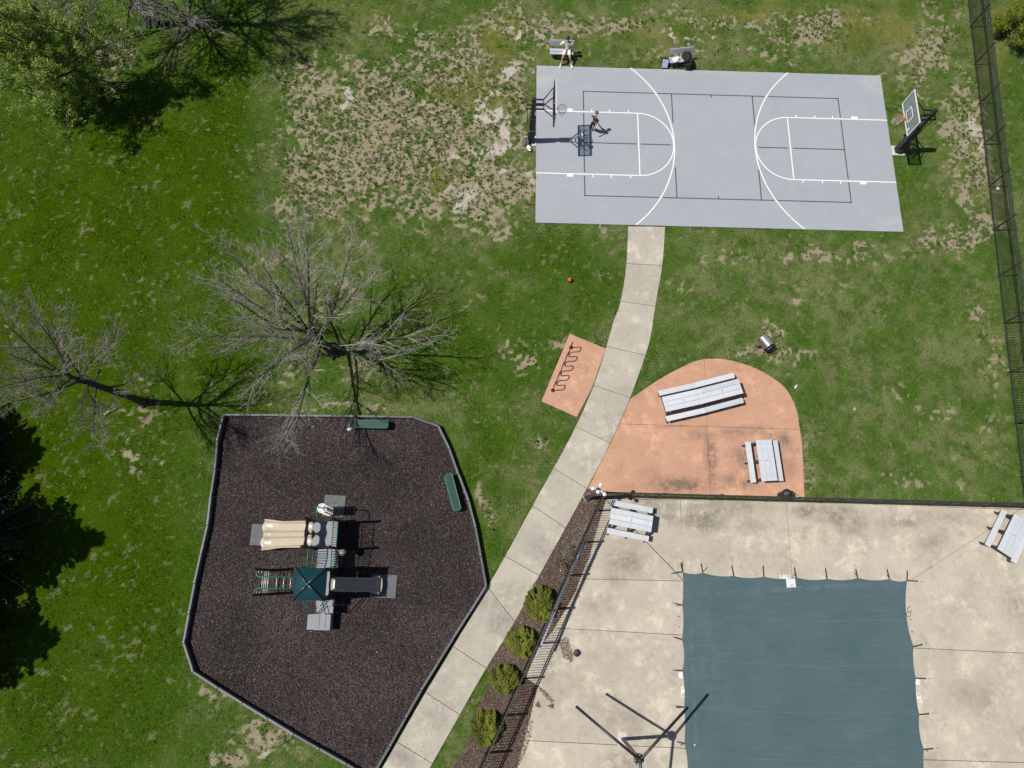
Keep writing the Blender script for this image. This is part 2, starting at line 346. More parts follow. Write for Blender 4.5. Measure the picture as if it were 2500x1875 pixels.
def glass_mat():
    m, nt, b = new_mat('clear backboard acrylic')
    tr = node(nt, 'ShaderNodeBsdfTransparent'); tr.inputs[0].default_value = (0.80, 0.83, 0.86, 1)
    b.inputs['Base Color'].default_value = (0.55, 0.6, 0.66, 1); b.inputs['Roughness'].default_value = 0.08
    mx = node(nt, 'ShaderNodeMixShader'); mx.inputs[0].default_value = 0.22
    nt.links.new(tr.outputs[0], mx.inputs[1]); nt.links.new(b.outputs[0], mx.inputs[2])
    nt.links.new(mx.outputs[0], nt.nodes['Material Output'].inputs[0])
    return m
M['glass'] = glass_mat()
def bag_mat():
    m, nt, b = new_mat('blue white patterned fabric'); pos = opos(nt)
    v = node(nt, 'ShaderNodeTexVoronoi'); v.inputs['Scale'].default_value = 14; nt.links.new(pos, v.inputs['Vector'])
    f = noise(nt, pos, 12, 3)
    c = ramp(nt, f, [(0.36, (0.70, 0.72, 0.74)), (0.5, (0.42, 0.55, 0.74)), (0.6, (0.30, 0.32, 0.52)), (0.7, (0.62, 0.58, 0.52))])
    nt.links.new(c, b.inputs['Base Color']); b.inputs['Roughness'].default_value = 0.85
    bump(nt, b, noise(nt, pos, 25, 3), .6, .01)
    return m
M['bag'] = bag_mat()

# ------------------------------------------------------------------ mesh building
def link(o, parent=None):
    C.objects.link(o)
    if parent is not None: o.parent = parent
    return o
def tag(o, label=None, cat=None, group=None, kind=None):
    if label: o['label'] = label
    if cat: o['category'] = cat
    if group: o['group'] = group
    if kind: o['kind'] = kind
    return o
def thing(name, loc, label, cat, rz=0.0, group=None):
    o = bpy.data.objects.new(name, None); o.empty_display_size = 0.2
    o.location = loc; o.rotation_euler = (0, 0, rz); link(o)
    return tag(o, label, cat, group)
class MB:
    def __init__(s): s.v = []; s.f = []; s.sm = []
    def add(s, vs, fs, smooth=False):
        o = len(s.v); s.v += [tuple(v) for v in vs]; s.f += [tuple(i + o for i in f) for f in fs]; s.sm += [smooth] * len(fs); return s
    def box(s, c, size, rot=None, bev=0.0):
        x, y, z = (q / 2 for q in size); c = Vector(c)
        if bev <= 0:
            vs = [Vector((sx * x, sy * y, sz * z)) for sz in (-1, 1) for sx, sy in ((-1, -1), (1, -1), (1, 1), (-1, 1))]
            fs = [(3, 2, 1, 0), (4, 5, 6, 7), (0, 1, 5, 4), (1, 2, 6, 5), (2, 3, 7, 6), (3, 0, 4, 7)]
        else:
            vs = []; b = bev
            for zz, ins in ((-z, b), (-z + b, 0), (z - b, 0), (z, b)):
                X, Y = x - ins, y - ins
                vs += [Vector((a * X, q * Y, zz)) for a, q in ((-1, -1), (1, -1), (1, 1), (-1, 1))]
            fs = [(3, 2, 1, 0), (12, 13, 14, 15)]
            for k in range(3):
                for i in range(4):
                    j = (i + 1) % 4; fs.append((k * 4 + i, k * 4 + j, k * 4 + 4 + j, k * 4 + 4 + i))
        if rot is not None: vs = [rot @ v for v in vs]
        return s.add([c + v for v in vs], fs)
    def tube(s, pts, r, n=8, caps=True, smooth=True):
        pts = [Vector(p) for p in pts]; m = len(pts)
        rs = list(r) if hasattr(r, '__len__') else [r] * m
        rings = []; ref = None
        for i, p in enumerate(pts):
            t = (pts[min(i + 1, m - 1)] - pts[max(i - 1, 0)])
            t = t.normalized() if t.length > 1e-9 else Vector((0, 0, 1))
            if ref is None:
                ref = t.orthogonal().normalized()
            else:
                ref = ref - t * ref.dot(t)
                ref = ref.normalized() if ref.length > 1e-6 else t.orthogonal().normalized()
            b = t.cross(ref)
            rings += [p + (ref * math.cos(2 * math.pi * k / n) + b * math.sin(2 * math.pi * k / n)) * rs[i] for k in range(n)]
        fs = []
        for i in range(m - 1):
            for k in range(n):
                j = (k + 1) % n; fs.append((i * n + k, i * n + j, i * n + n + j, i * n + n + k))
        if caps: fs += [tuple(range(n - 1, -1, -1)), tuple((m - 1) * n + k for k in range(n))]
        return s.add(rings, fs, smooth)
    def lathe(s, prof, n=20, c=(0, 0, 0), smooth=True, caps=True):
        c = Vector(c); vs = []
        for r, z in prof: vs += [c + Vector((r * math.cos(2 * math.pi * k / n), r * math.sin(2 * math.pi * k / n), z)) for k in range(n)]
        fs = []
        for i in range(len(prof) - 1):
            for k in range(n):
                j = (k + 1) % n; fs.append((i * n + k, i * n + j, i * n + n + j, i * n + n + k))
        if caps: fs += [tuple(range(n - 1, -1, -1)), tuple((len(prof) - 1) * n + k for k in range(n))]
        return s.add(vs, fs, smooth)
    def sphere(s, c, r, n=16, m=10, sc=(1, 1, 1)):
        prof = [(max(1e-4, math.sin(math.pi * i / m)), -math.cos(math.pi * i / m)) for i in range(m + 1)]
        o = len(s.v); s.lathe(prof, n, smooth=True, caps=False)
        c = Vector(c)
        for i in range(o, len(s.v)):
            v = s.v[i]; s.v[i] = (c.x + v[0] * r * sc[0], c.y + v[1] * r * sc[1], c.z + v[2] * r * sc[2])
        return s
    def prism(s, pts, z0, z1, cham=0.0):
        n = len(pts); c = sum((Vector((p[0], p[1], 0)) for p in pts), Vector()) / n
        vs = [Vector((p[0], p[1], z0)) for p in pts]
        lv = [z1] if cham <= 0 else [z1 - cham, z1]
        for k, zz in enumerate(lv):
            for p in pts:
                q = Vector((p[0], p[1], zz))
                if k == 1:
                    d = Vector((c.x - p[0], c.y - p[1], 0)); q += d.normalized() * cham
                vs.append(q)
        fs = [tuple(range(n - 1, -1, -1))]
        for k in range(len(lv)):
            for i in range(n):
                j = (i + 1) % n; fs.append((k * n + i, k * n + j, k * n + n + j, k * n + n + i))
        fs.append(tuple(len(lv) * n + i for i in range(n)))
        return s.add(vs, fs)
    def mesh(s, name, mat):
        me = bpy.data.meshes.new(name); me.from_pydata(s.v, [], s.f); me.update()
        me.polygons.foreach_set('use_smooth', s.sm)
        if mat is not None: me.materials.append(mat)
        return me
    def build(s, name, mat, parent=None, loc=None, rot=None):
        o = bpy.data.objects.new(name, s.mesh(name, mat))
        if loc is not None: o.location = loc
        if rot is not None: o.rotation_euler = rot
        return link(o, parent)
def inst(name, me, parent, loc, rot=(0, 0, 0), sc=(1, 1, 1)):
    o = bpy.data.objects.new(name, me); o.location = loc; o.rotation_euler = rot; o.scale = sc
    return link(o, parent)
def RZ(a): return Matrix.Rotation(a, 3, 'Z')
def np_mesh(name, v, tris, mat, attrs=None, parent=None):
    me = bpy.data.meshes.new(name); n = len(v); k = len(tris); w = tris.shape[1]
    me.vertices.add(n); me.vertices.foreach_set('co', np.ascontiguousarray(v, np.float32).ravel())
    me.loops.add(k * w); me.loops.foreach_set('vertex_index', np.ascontiguousarray(tris, np.int32).ravel())
    me.polygons.add(k); me.polygons.foreach_set('loop_start', np.arange(k, dtype=np.int32) * w)
    try: me.polygons.foreach_set('loop_total', np.full(k, w, np.int32))
    except Exception: pass
    for nm, a in (attrs or {}).items():
        at = me.attributes.new(nm, 'FLOAT', 'POINT'); at.data.foreach_set('value', np.ascontiguousarray(a, np.float32))
    me.update(calc_edges=True); me.materials.append(mat)
    o = bpy.data.objects.new(name, me); return link(o, parent)

def inset_poly(pts, d):
    c = sum(pts, Vector()) / len(pts); out = []
    n = len(pts)
    area = sum(pts[i].x * pts[(i + 1) % n].y - pts[(i + 1) % n].x * pts[i].y for i in range(n))
    sg = 1 if area > 0 else -1
    for i in range(n):
        a, b, cc = pts[i - 1], pts[i], pts[(i + 1) % n]
        e1 = (b - a); e2 = (cc - b)
        if e1.length < 1e-6 or e2.length < 1e-6: out.append(b.copy()); continue
        n1 = Vector((-e1.y, e1.x, 0)).normalized() * sg; n2 = Vector((-e2.y, e2.x, 0)).normalized() * sg
        m = n1 + n2
        if m.length < 1e-6: m = n1
        m.normalize(); k = d / max(0.3, m.dot(n1)); out.append(b + m * k)
    if sg < 0: out.reverse()
    return out
def smooth_px(pts, k=5):
    out = []; n = len(pts)
    for i in range(n - 1):
        p0, p1, p2, p3 = (np.array(pts[max(0, min(n - 1, j))], float) for j in (i - 1, i, i + 1, i + 2))
        for t in np.linspace(0, 1, k + 1)[:-1]:
            out.append(tuple(.5 * (2 * p1 + (p2 - p0) * t + (2 * p0 - 5 * p1 + 4 * p2 - p3) * t * t + (3 * p1 - p0 - 3 * p2 + p3) * t ** 3)))
    return out + [tuple(pts[-1])]
def slab(name, px, z0, z1, mat, parent, gap=0.008):
    pts = inset_poly([P(u, v) for u, v in px], gap)
    return MB().prism(pts, z0, z1, 0.006).build(name, mat, parent)

# ------------------------------------------------------------------ value noise
def vnoise(x, y, scale, seed):
    tab = np.random.RandomState(seed).rand(256, 256)
    X, Y = x / scale, y / scale; xi = np.floor(X).astype(int); yi = np.floor(Y).astype(int)
    fx, fy = X - xi, Y - yi; fx = fx * fx * (3 - 2 * fx); fy = fy * fy * (3 - 2 * fy)
    g = lambda i, j: tab[i & 255, j & 255]
    return (g(xi, yi) * (1 - fx) + g(xi + 1, yi) * fx) * (1 - fy) + (g(xi, yi + 1) * (1 - fx) + g(xi + 1, yi + 1) * fx) * fy
def fbm(x, y, scale, seed, octv=4, gain=0.55):
    t = 0; a = 1; s = 0
    for o in range(octv):
        t = t + a * vnoise(x + 13.7 * o, y - 7.1 * o, scale / 2 ** o, seed + o); s += a; a *= gain
    return t / s
def gsum(u, v, lst):
    t = np.zeros_like(u)
    for (a, b, ru, rv, s) in lst:
        t = np.maximum(t, s * np.exp(-(((u - a * 1.1302) / (ru * 1.1302)) ** 2 + ((v - b * 1.1302) / (rv * 1.1302)) ** 2) ** 1.15))
    return t
def sstep(a, b, x):
    t = np.clip((x - a) / (b - a), 0, 1); return t * t * (3 - 2 * t)
THIN = [(850, 300, 240, 180, .92), (1010, 220, 160, 170, .85), (1050, 410, 130, 90, .95), (690, 390, 130, 100, .85), (650, 200, 70, 110, .75),
        (900, 70, 230, 45, .55), (1130, 60, 80, 60, .85), (1320, 40, 200, 40, .55), (1480, 110, 330, 35, .45), (1560, 40, 150, 30, .7), (1760, 60, 130, 40, .75),
        (2000, 110, 110, 110, .65), (2090, 300, 55, 160, .8), (2070, 520, 90, 60, .75), (1700, 545, 300, 30, .5), (1480, 600, 60, 90, .4), (1300, 520, 90, 30, .35),
        (2130, 780, 60, 200, .45), (1130, 250, 30, 200, .5), (1140, 385, 22, 40, .95), (1120, 780, 45, 60, .55), (1215, 745, 45, 30, .6), (1150, 940, 25, 18, .7),
        (1660, 765, 120, 20, .7), (1740, 800, 50, 40, .45), (1640, 730, 40, 35, .75), (2000, 900, 200, 150, .28), (1800, 640, 200, 60, .3), (1950, 1040, 200, 25, .35),
        (600, 1580, 130, 60, .62), (430, 1480, 60, 80, .35), (500, 1640, 80, 30, .7), (300, 985, 45, 60, .55), (235, 600, 120, 60, .22), (590, 570, 90, 60, .5), (700, 600, 150, 60, .45),
        (250, 100, 55, 40, .8), (20, 15, 50, 30, .9), (230, 190, 40, 25, .6), (620, 890, 90, 14, .6), (740, 880, 160, 12, .6), (640, 830, 60, 30, .45),
        (1030, 1120, 14, 60, .8), (1740, 1010, 14, 60, .6), (460, 1080, 10, 130, .55), (1600, 120, 80, 15, .5), (1010, 650, 130, 60, .28), (1270, 690, 60, 40, .3)]
SAND = [(1040, 245, 26, 40, 1), (1062, 300, 22, 34, 1), (1045, 330, 26, 18, 1), (990, 425, 34, 36, 1), (1055, 385, 40, 16, .9), (1080, 160, 20, 26, .9), (1130, 75, 38, 22, .85),
        (762, 175, 22, 20, .9), (745, 200, 16, 26, .8), (1140, 385, 18, 40, .6), (2105, 285, 24, 30, .5), (1745, 50, 36, 18, .4), (1470, 70, 60, 20, .5), (985, 350, 22, 14, .9), (920, 240, 80, 60, .25), (1880, 45, 30, 20, .3), (580, 1635, 20, 14, .7), (1010, 150, 12, 22, .5)]
MOSS = [(1058, 110, 28, 50, 1), (1000, 165, 38, 22, .9), (1005, 215, 60, 26, 1), (1040, 225, 40, 20, .9), (1390, 75, 130, 30, .6), (1900, 55, 110, 40, .9), (1620, 25, 130, 25, .7), (945, 400, 14, 36, .9), (1180, 110, 30, 60, .3),
        (2140, 130, 30, 90, .4), (1110, 55, 26, 20, .7), (750, 25, 120, 25, .4)]
BARKR = [(320, 868, 66, 46, .85), (765, 785, 52, 34, .8), (225, 140, 60, 46, .7), (15, 745, 30, 25, .9), (20, 1150, 40, 60, .9)]
LUSH = [(60, 900, 420, 900, 1), (420, 420, 150, 300, .95), (150, 560, 330, 330, 1), (250, 1250, 230, 500, .9), (480, 250, 90, 250, .9), (300, 330, 250, 150, 1), (120, 1500, 300, 250, .8), (1180, 560, 130, 60, .55), (1000, 720, 200, 170, .5), (1050, 1000, 90, 150, .5), (1240, 640, 90, 90, .5), (480, 760, 150, 150, .8), (550, 700, 200, 120, .5)]
def uni(n, mean, sd): return 1 / (1 + np.exp(-1.702 * (n - mean) / sd))
def zones(x, y):
    u, v = to_px(x, y); wx = (fbm(x, y, 3.0, 60, 4) - .5) * 130; wy = (fbm(x, y, 3.0, 70, 4) - .5) * 130
    u2, v2 = u + wx, v + wy
    thin = gsum(u2, v2, THIN); sand = gsum(u2, v2, SAND); moss = gsum(u2, v2, MOSS); bark = gsum(u2, v2, BARKR); lush = np.clip(gsum(u, v, LUSH) * 1.1, 0, 1)
    fine = fbm(x, y, 0.185, 5, 2, 0.5); mid = fbm(x, y, 1.1, 33, 4)
    U = uni(fine * .84 + mid * .16, .5, .135)
    sand = sstep(.25, .95, sand + (fbm(x, y, .7, 51, 5, .8) - .5) * 2.2) * (sand > .05)
    bark = .75 * sstep(.30, 1.15, bark + (fbm(x, y, .9, 55, 5, .7) - .5) * 1.3) * (bark > .05)
    cov = np.maximum(np.maximum(.80 * sstep(.20, .92, thin + (mid - .5) * .7 * sstep(.05, .3, thin)), sand * .93), bark * .92) * (1 - lush * .62 * (1 - np.maximum(bark, thin)))
    dry = np.clip(0.36 + thin * 0.62 + (fbm(x, y, 1.6, 90, 4) - .5) * 1.6 - lush * .82, 0, 1) * (1 - moss * .6)
    dry = np.clip(dry * (.15 + 1.5 * uni(fbm(x, y, .42, 97, 3, .6), .5, .12)), 0, 1)
    streak = np.exp(-((u - 640) / 26) ** 2) * sstep(180, 300, v) * (1 - sstep(520, 620, v))
    dry = np.clip(dry + streak * .12, 0, 1)
    moss = np.clip(moss * 1.35, 0, 1) * sstep(.22, .5, fbm(x, y, .7, 44, 4)); cov = cov * (1 - .9 * moss)
    thr = 1 - cov
    soil = sstep(thr - 0.36, thr + 0.30, U)
    return dict(soil=soil, sand=sand, moss=moss, bark=bark, lush=lush * (1 - thin * .7), dry=dry, thin=thin)

# ------------------------------------------------------------------ outlines of the hard surfaces (photo pixels)
COURT = (1.643, 17.09, 19.952, 26.272)        # x0 y0 x1 y1 in metres
PATH_L = [(1533, 553), (1529, 644), (1515, 736), (1499, 780), (1480, 846), (1449, 941), (1405, 1042), (1351, 1143), (1300, 1234), (1233, 1358), (1190, 1432), (1106, 1578), (1039, 1690), (969, 1811), (915, 1900)]
PATH_R = [(1624, 554), (1617, 649), (1600, 748), (1590, 815), (1576, 868), (1539, 971), (1490, 1082), (1433, 1193), (1381, 1289), (1317, 1405), (1257, 1518), (1188, 1631), (1123, 1745), (1056, 1864), (1030, 1910)]
PATH_J = [0, 1, 2, 4, 5, 6, 7, 8, 9, 10, 11, 12, 13, 14]
BIKE = [(1390.7, 815), (1478, 851), (1449, 941), (1406, 1040), (1403, 1017), (1321.5, 980)]
BIKE = [(1390.7, 815), (1479, 851), (1448, 942), (1408, 1019), (1321.5, 980)]
PICN = [(1538, 974), (1607, 927.5), (1663, 897), (1693.5, 883), (1730, 876), (1767, 877), (1807, 886), (1853, 903), (1893, 927.5), (1918, 949), (1935, 977), (1947, 1010.5), (1953, 1049), (1958, 1087), (1964, 1214), (1480, 1201), (1434, 1193), (1490, 1082), (1512, 1035)]
PLAY = [(545, 1012.5), (1008.7, 1018), (1070, 1039.7), (1097, 1095.7), (1119, 1157), (1144, 1222), (1161, 1288), (1187, 1430), (1107, 1557), (1068, 1620), (1028, 1685), (990, 1753), (950.6, 1823), (895, 1920), (845, 1865.6), (780, 1829), (716, 1793), (653, 1755), (591, 1717), (531, 1680), (471, 1641), (447.4, 1571), (460, 1500), (474, 1425), (490, 1352), (506, 1282), (514, 1211.5), (524, 1144.6), (529.5, 1077.7)]
MULCH = [(1433, 1195), (1474, 1203), (1478, 1222), (1449, 1318), (1438, 1362), (1417, 1408), (1405, 1443), (1372, 1502), (1345, 1545), (1318, 1578), (1292, 1620), (1285, 1656), (1312, 1674), (1302, 1715), (1294, 1751), (1280, 1802), (1262, 1875), (1255, 1905), (1085, 1905), (1120, 1852), (1142, 1811), (1152, 1767), (1168, 1722), (1188, 1687), (1200, 1645), (1188, 1631), (1257, 1518), (1317, 1405), (1381, 1289)]
DECKO = [(1476, 1210), (2640, 1236), (2640, 1960), (1150, 1960), (1215, 1804), (1337, 1532), (1390, 1413), (1440, 1303)]

def world_poly(px): return np.array([[P(u, v).x, P(u, v).y] for u, v in px])
HARD = [world_poly(q) for q in (PATH_L + PATH_R[::-1], BIKE, PICN, PLAY, MULCH, DECKO)]
HARD.append(np.array([[COURT[0], COURT[1]], [COURT[2], COURT[1]], [COURT[2], COURT[3]], [COURT[0], COURT[3]]]))
def inside(x, y, poly):
    r = np.zeros(x.shape, bool); n = len(poly); j = n - 1
    for i in range(n):
        xi, yi = poly[i]; xj, yj = poly[j]
        c = ((yi > y) != (yj > y)) & (x < (xj - xi) * (y - yi) / (yj - yi + 1e-12) + xi); r ^= c; j = i
    return r

# ------------------------------------------------------------------ ground: one sheet, fine where the photograph looks
def make_ground():
    st = 0.09
    gx = np.concatenate([[-600, -300, -150, -80, -50, -40, -35], np.arange(-31, 29.01, st), [33, 38, 50, 80, 150, 300, 600]])
    gy = np.concatenate([[-600, -300, -150, -80, -40, -25, -16], np.arange(-11, 37.01, st), [42, 50, 65, 100, 150, 300, 600]])
    X, Y = np.meshgrid(gx, gy); x, y = X.ravel(), Y.ravel()
    z = (fbm(x, y, 1.1, 3, 3) - .5) * 0.05 + (fbm(x, y, .3, 8, 2) - .5) * .022
    a = zones(x, y)
    z = z + a['moss'] * .02 - a['soil'] * .012
    hard = np.zeros(x.shape, bool)
    for q in HARD: hard |= inside(x, y, q)
    z = np.where(hard, -0.03, z)
    a['soil'] = np.where(hard, 1.0, a['soil']); a['bark'] = np.where(hard, 1.0, a['bark']); a['sand'] = np.where(hard, 0.0, a['sand'])
    nx, ny = len(gx), len(gy)
    i = np.arange(nx * ny).reshape(ny, nx)
    q = np.stack([i[:-1, :-1], i[:-1, 1:], i[1:, 1:], i[1:, :-1]], -1).reshape(-1, 4)
    o = np_mesh('ground', np.stack([x, y, z], -1), q, M['lawn'], {k: a[k] for k in ('soil', 'sand', 'moss', 'bark', 'lush', 'dry')})
    o.data.polygons.foreach_set('use_smooth', np.ones(len(q), bool))
    tag(o, 'lawn with lush green, straw coloured and bare sandy patches', 'ground', kind='structure')
make_ground()

def make_grass(n=560000):
    x = NPR.uniform(-30, 28, n); y = NPR.uniform(-10, 36, n)
    u, v = to_px(x, y)
    ok = (u > -60) & (u < 2560) & (v > -60) & (v < 1935)
    for q in HARD: ok &= ~inside(x, y, q)
    x, y = x[ok], y[ok]; ex, ey = [], []
    for q in (HARD[0], HARD[1], HARD[2], HARD[6], HARD[3]):
        for i in range(len(q)):
            p0, p1 = q[i - 1], q[i]; L_ = np.hypot(*(p1 - p0)); k = int(L_ * 55); t = NPR.rand(k)
            nx, ny = -(p1 - p0)[1] / (L_ + 1e-9), (p1 - p0)[0] / (L_ + 1e-9); o_ = NPR.normal(0, .022, k)
            ex.append(p0[0] + (p1 - p0)[0] * t + nx * o_); ey.append(p0[1] + (p1 - p0)[1] * t + ny * o_)
    ex, ey = np.concatenate(ex), np.concatenate(ey)
    bad = np.zeros(len(ex), int)
    for q in HARD: bad += inside(ex, ey, q)
    g_ = (bad <= 1) & (fbm(ex, ey, .5, 171, 3) > .47) & (~inside(ex, ey, HARD[5])) & (~inside(ex, ey, HARD[4]))
    x, y = np.concatenate([x, ex[g_]]), np.concatenate([y, ey[g_]]); a = zones(x, y)
    keep = NPR.rand(len(x)) > np.clip(a['soil'] * .97, 0, .96)
    x, y = x[keep], y[keep]; a = {k: w[keep] for k, w in a.items()}
    m = len(x); B = 4
    z0 = (fbm(x, y, 1.1, 3, 3) - .5) * 0.05 + (fbm(x, y, .3, 8, 2) - .5) * .022 - .006
    size = (NPR.uniform(.6, 1.25, m) * (0.048 + .014 * a['moss']))
    ph = NPR.uniform(0, 6.283, m)
    ug, _ = to_px(x, y); stripe = np.sin(ug / 34 + 2 * fbm(x, y, 6, 121, 2)) * .20 * a['lush']
    tone0 = np.clip(.45 + stripe + (fbm(x, y, .45, 21, 3) - .5) * 1.9 + (fbm(x, y, 2.6, 27, 3) - .5) * .7 + NPR.normal(0, .15, m), 0, 1)
    vs = []; 
    for b in range(B):
        an = ph + b * 2.4 + NPR.normal(0, .5, m); ln = size * NPR.uniform(.8, 1.5, m); el = NPR.uniform(.25, 1.0, m)
        w = size * .20; ox = NPR.normal(0, .018, m); oy = NPR.normal(0, .018, m)
        cx, sy = np.cos(an), np.sin(an)
        bx, by = x + ox, y + oy
        vs.append(np.stack([np.stack([bx - sy * w, by + cx * w, z0], -1), np.stack([bx + sy * w, by - cx * w, z0], -1),
                            np.stack([bx + cx * ln * np.cos(el), by + sy * ln * np.cos(el), z0 + ln * np.sin(el) + .004], -1)], 1))
    V = np.stack(vs, 1).reshape(-1, 3); k = len(V)
    T = np.arange(k).reshape(-1, 3)
    rep = lambda q: np.repeat(q, B * 3)
    tone = np.clip(rep(tone0) + np.repeat(NPR.normal(0, .12, m * B), 3), 0, 1)
    dry = (NPR.rand(m * B) < np.repeat(a['dry'] * (.45 + 1.25 * a['thin']), B) * .36).astype(float) * NPR.uniform(.5, 1, m * B)
    o = np_mesh('grass', V, T, M['grass'], dict(tone=tone, lush=rep(a['lush']), moss=rep(a['moss']), dry=np.repeat(dry, 3)))
    tag(o, 'short uneven grass blades covering the lawn', 'grass', kind='stuff')
make_grass()

def make_clumps(n=85000):
    R = np.random.RandomState(19)
    x = R.uniform(-16, 27, n); y = R.uniform(-9, 35, n); u, v = to_px(x, y)
    ok = (u > -40) & (u < 2540) & (v > -40) & (v < 1915)
    for q in HARD: ok &= ~inside(x, y, q)
    x, y = x[ok], y[ok]; a = zones(x, y)
    keep = R.rand(len(x)) < sstep(.3, .8, a['thin']) * .95 * (1 - .75 * a['sand']) * (.25 + fbm(x, y, 2.0, 141, 3)) * (1 - a['bark'])
    x, y = x[keep], y[keep]; a = {k: w[keep] for k, w in a.items()}; m = len(x); B = 15
    rad = .024 + .060 * R.rand(m) ** 1.8; i = np.repeat(np.arange(m), B); k = m * B
    an = R.uniform(0, 6.283, k); rr = rad[i] * np.sqrt(R.rand(k)); st = 1 + .5 * np.sin(an * 2 + np.repeat(R.uniform(0, 6.28, m), B))
    bx = x[i] + rr * np.cos(an) * st; by = y[i] + rr * np.sin(an) * st; z0 = -.004
    an2 = an + R.normal(0, .9, k); ln = R.uniform(.04, .085, k); el = R.uniform(.45, 1.25, k); w = R.uniform(.010, .018, k)
    cx, sy = np.cos(an2), np.sin(an2); zz = (1 - (rr / rad[i]) ** 2) * .03
    V = np.stack([np.stack([bx - sy * w, by + cx * w, zz + z0], -1), np.stack([bx + sy * w, by - cx * w, zz + z0], -1), np.stack([bx + cx * ln * np.cos(el), by + sy * ln * np.cos(el), zz + ln * np.sin(el)], -1)], 1).reshape(-1, 3)
    tone = np.clip(np.repeat(R.normal(.34, .18, m), B) + R.normal(0, .14, k), 0, 1)
    o = np_mesh('grass_clumps', V, np.arange(len(V)).reshape(-1, 3), M['grass'], dict(tone=np.repeat(tone, 3), lush=np.repeat(np.repeat(a['lush'] * .5 + .02, B), 3), moss=np.repeat(np.repeat(a['moss'] * .7, B), 3), dry=np.repeat((R.rand(k) < .06) * 1.0, 3)))
    tag(o, 'small dark green grass clumps dotted over the bare soil', 'grass', kind='stuff')
make_clumps()

def chips(name, poly, n, size, mat, label, cat, z=0.0, margin=None, seed=1):
    R = np.random.RandomState(seed)
    lo, hi = poly.min(0), poly.max(0)
    x = R.uniform(lo[0], hi[0], n); y = R.uniform(lo[1], hi[1], n)
    ok = inside(x, y, poly); x, y = x[ok], y[ok]; m = len(x)
    L = R.uniform(.5, 1.3, m) * size; w = L * R.uniform(.22, .45, m); an = R.uniform(0, 6.283, m); el = R.normal(0, .28, m); ro = R.normal(0, .5, m)
    d = np.stack([np.cos(an) * np.cos(el), np.sin(an) * np.cos(el), np.sin(el)], -1)
    s = np.stack([-np.sin(an) * np.cos(ro), np.cos(an) * np.cos(ro), np.sin(ro)], -1)
    c = np.stack([x, y, z + .012 + R.uniform(0, .022, m)], -1)
    c[:, 2] += np.abs(d[:, 2]) * L * .4
    V = np.stack([c - d * L[:, None] * .5 - s * w[:, None] * .5, c + d * L[:, None] * .5 - s * w[:, None] * .35, c + d * L[:, None] * .5 + s * w[:, None] * .35, c - d * L[:, None] * .5 + s * w[:, None] * .5], 1).reshape(-1, 3)
    tone = np.clip(np.abs(R.normal(0.20, .28, m)) + (fbm(x, y, 2.2, 301, 4) - .5) * .55 + .04, 0, 1)
    o = np_mesh(name, V, np.arange(len(V)).reshape(-1, 4), mat, dict(tone=np.repeat(tone, 4)))
    tag(o, label, cat, kind='stuff'); return o

# ------------------------------------------------------------------ basketball court
x0, y0, x1, y1 = COURT
court = MB().prism([(x0, y0), (x1, y0), (x1, y1), (x0, y1)], -0.12, 0.045, 0.012).build('court', M['court'])
tag(court, 'grey blue painted basketball court slab with white and dark green lines', 'court', kind='structure')
ZL = 0.0495
def strip(name, pts, w, mat, z=ZL):
    pts = [Vector((p[0], p[1], 0)) for p in pts]; L = []; Rr = []
    for i, p in enumerate(pts):
        t = (pts[min(i + 1, len(pts) - 1)] - pts[max(i - 1, 0)]).normalized(); nn = Vector((-t.y, t.x, 0)) * w / 2
        L.append(p + nn); Rr.append(p - nn)
    mb = MB(); vs = []
    for a, b in zip(L, Rr): vs += [(a.x, a.y, z), (b.x, b.y, z)]
    mb.add(vs, [(2 * i, 2 * i + 1, 2 * i + 3, 2 * i + 2) for i in range(len(pts) - 1)])
    return mb.build(name, mat, court)
cy = 21.685; lw = 0.058
XM = (x0 + x1) / 2
def mir(pts, s): return [(p[0] if s > 0 else 2 * XM - p[0], p[1]) for p in pts]
ky0, ky1 = 19.862, 23.512
for s in (1, -1):
    for i, yy in enumerate((ky0, ky1)):
        strip('lane_line', mir([(x0 + .005, yy), (6.89, yy)], s), lw, M['white_line'], ZL + .0005 * i)
        o = -1 if i == 0 else 1
        mb = MB(); q = mir([(3.20, yy + o * .03), (3.52, yy + o * .17)], s)
        a, b = q; mb.add([(a[0], a[1], ZL + .001), (b[0], a[1], ZL + .001), (b[0], b[1], ZL + .001), (a[0], b[1], ZL + .001)], [(0, 1, 2, 3)]).build('lane_block', M['white_line'], court)
        for xx in (4.51, 5.44, 6.42):
            strip('lane_hash', mir([(xx, yy + o * .02), (xx, yy + o * .17)], s), lw, M['white_line'], ZL + .0015)
    strip('free_throw_line', mir([(6.89, ky0), (6.89, ky1)], s), lw, M['white_line'], ZL + .002)
    strip('free_throw_arc', mir([(6.89 + 1.80 * math.sin(a), cy - 1.825 * math.cos(a)) for a in np.linspace(0, math.pi, 33)], s), lw, M['white_line'], ZL + .0025)
    am = math.asin(4.585 / 6.02)
    strip('three_point_arc', mir([(2.70 + 6.02 * math.cos(a), cy + 6.02 * math.sin(a)) for a in np.linspace(-am, am, 49)], s), lw * 1.05, M['white_line'], ZL + .003)
gx0, gy0, gx1, gy1 = 4.09, 18.65, 17.5, 24.755; gz = ZL - .002; gw = .058
def gline(a, b): strip('service_line', [a, b], gw, M['green_line'], gz)
for yy, cuts in ((gy1, (8.0, 13.6)), (gy0, (8.05, 13.55))):
    pass
nv0, nv1 = 8.70, 12.97
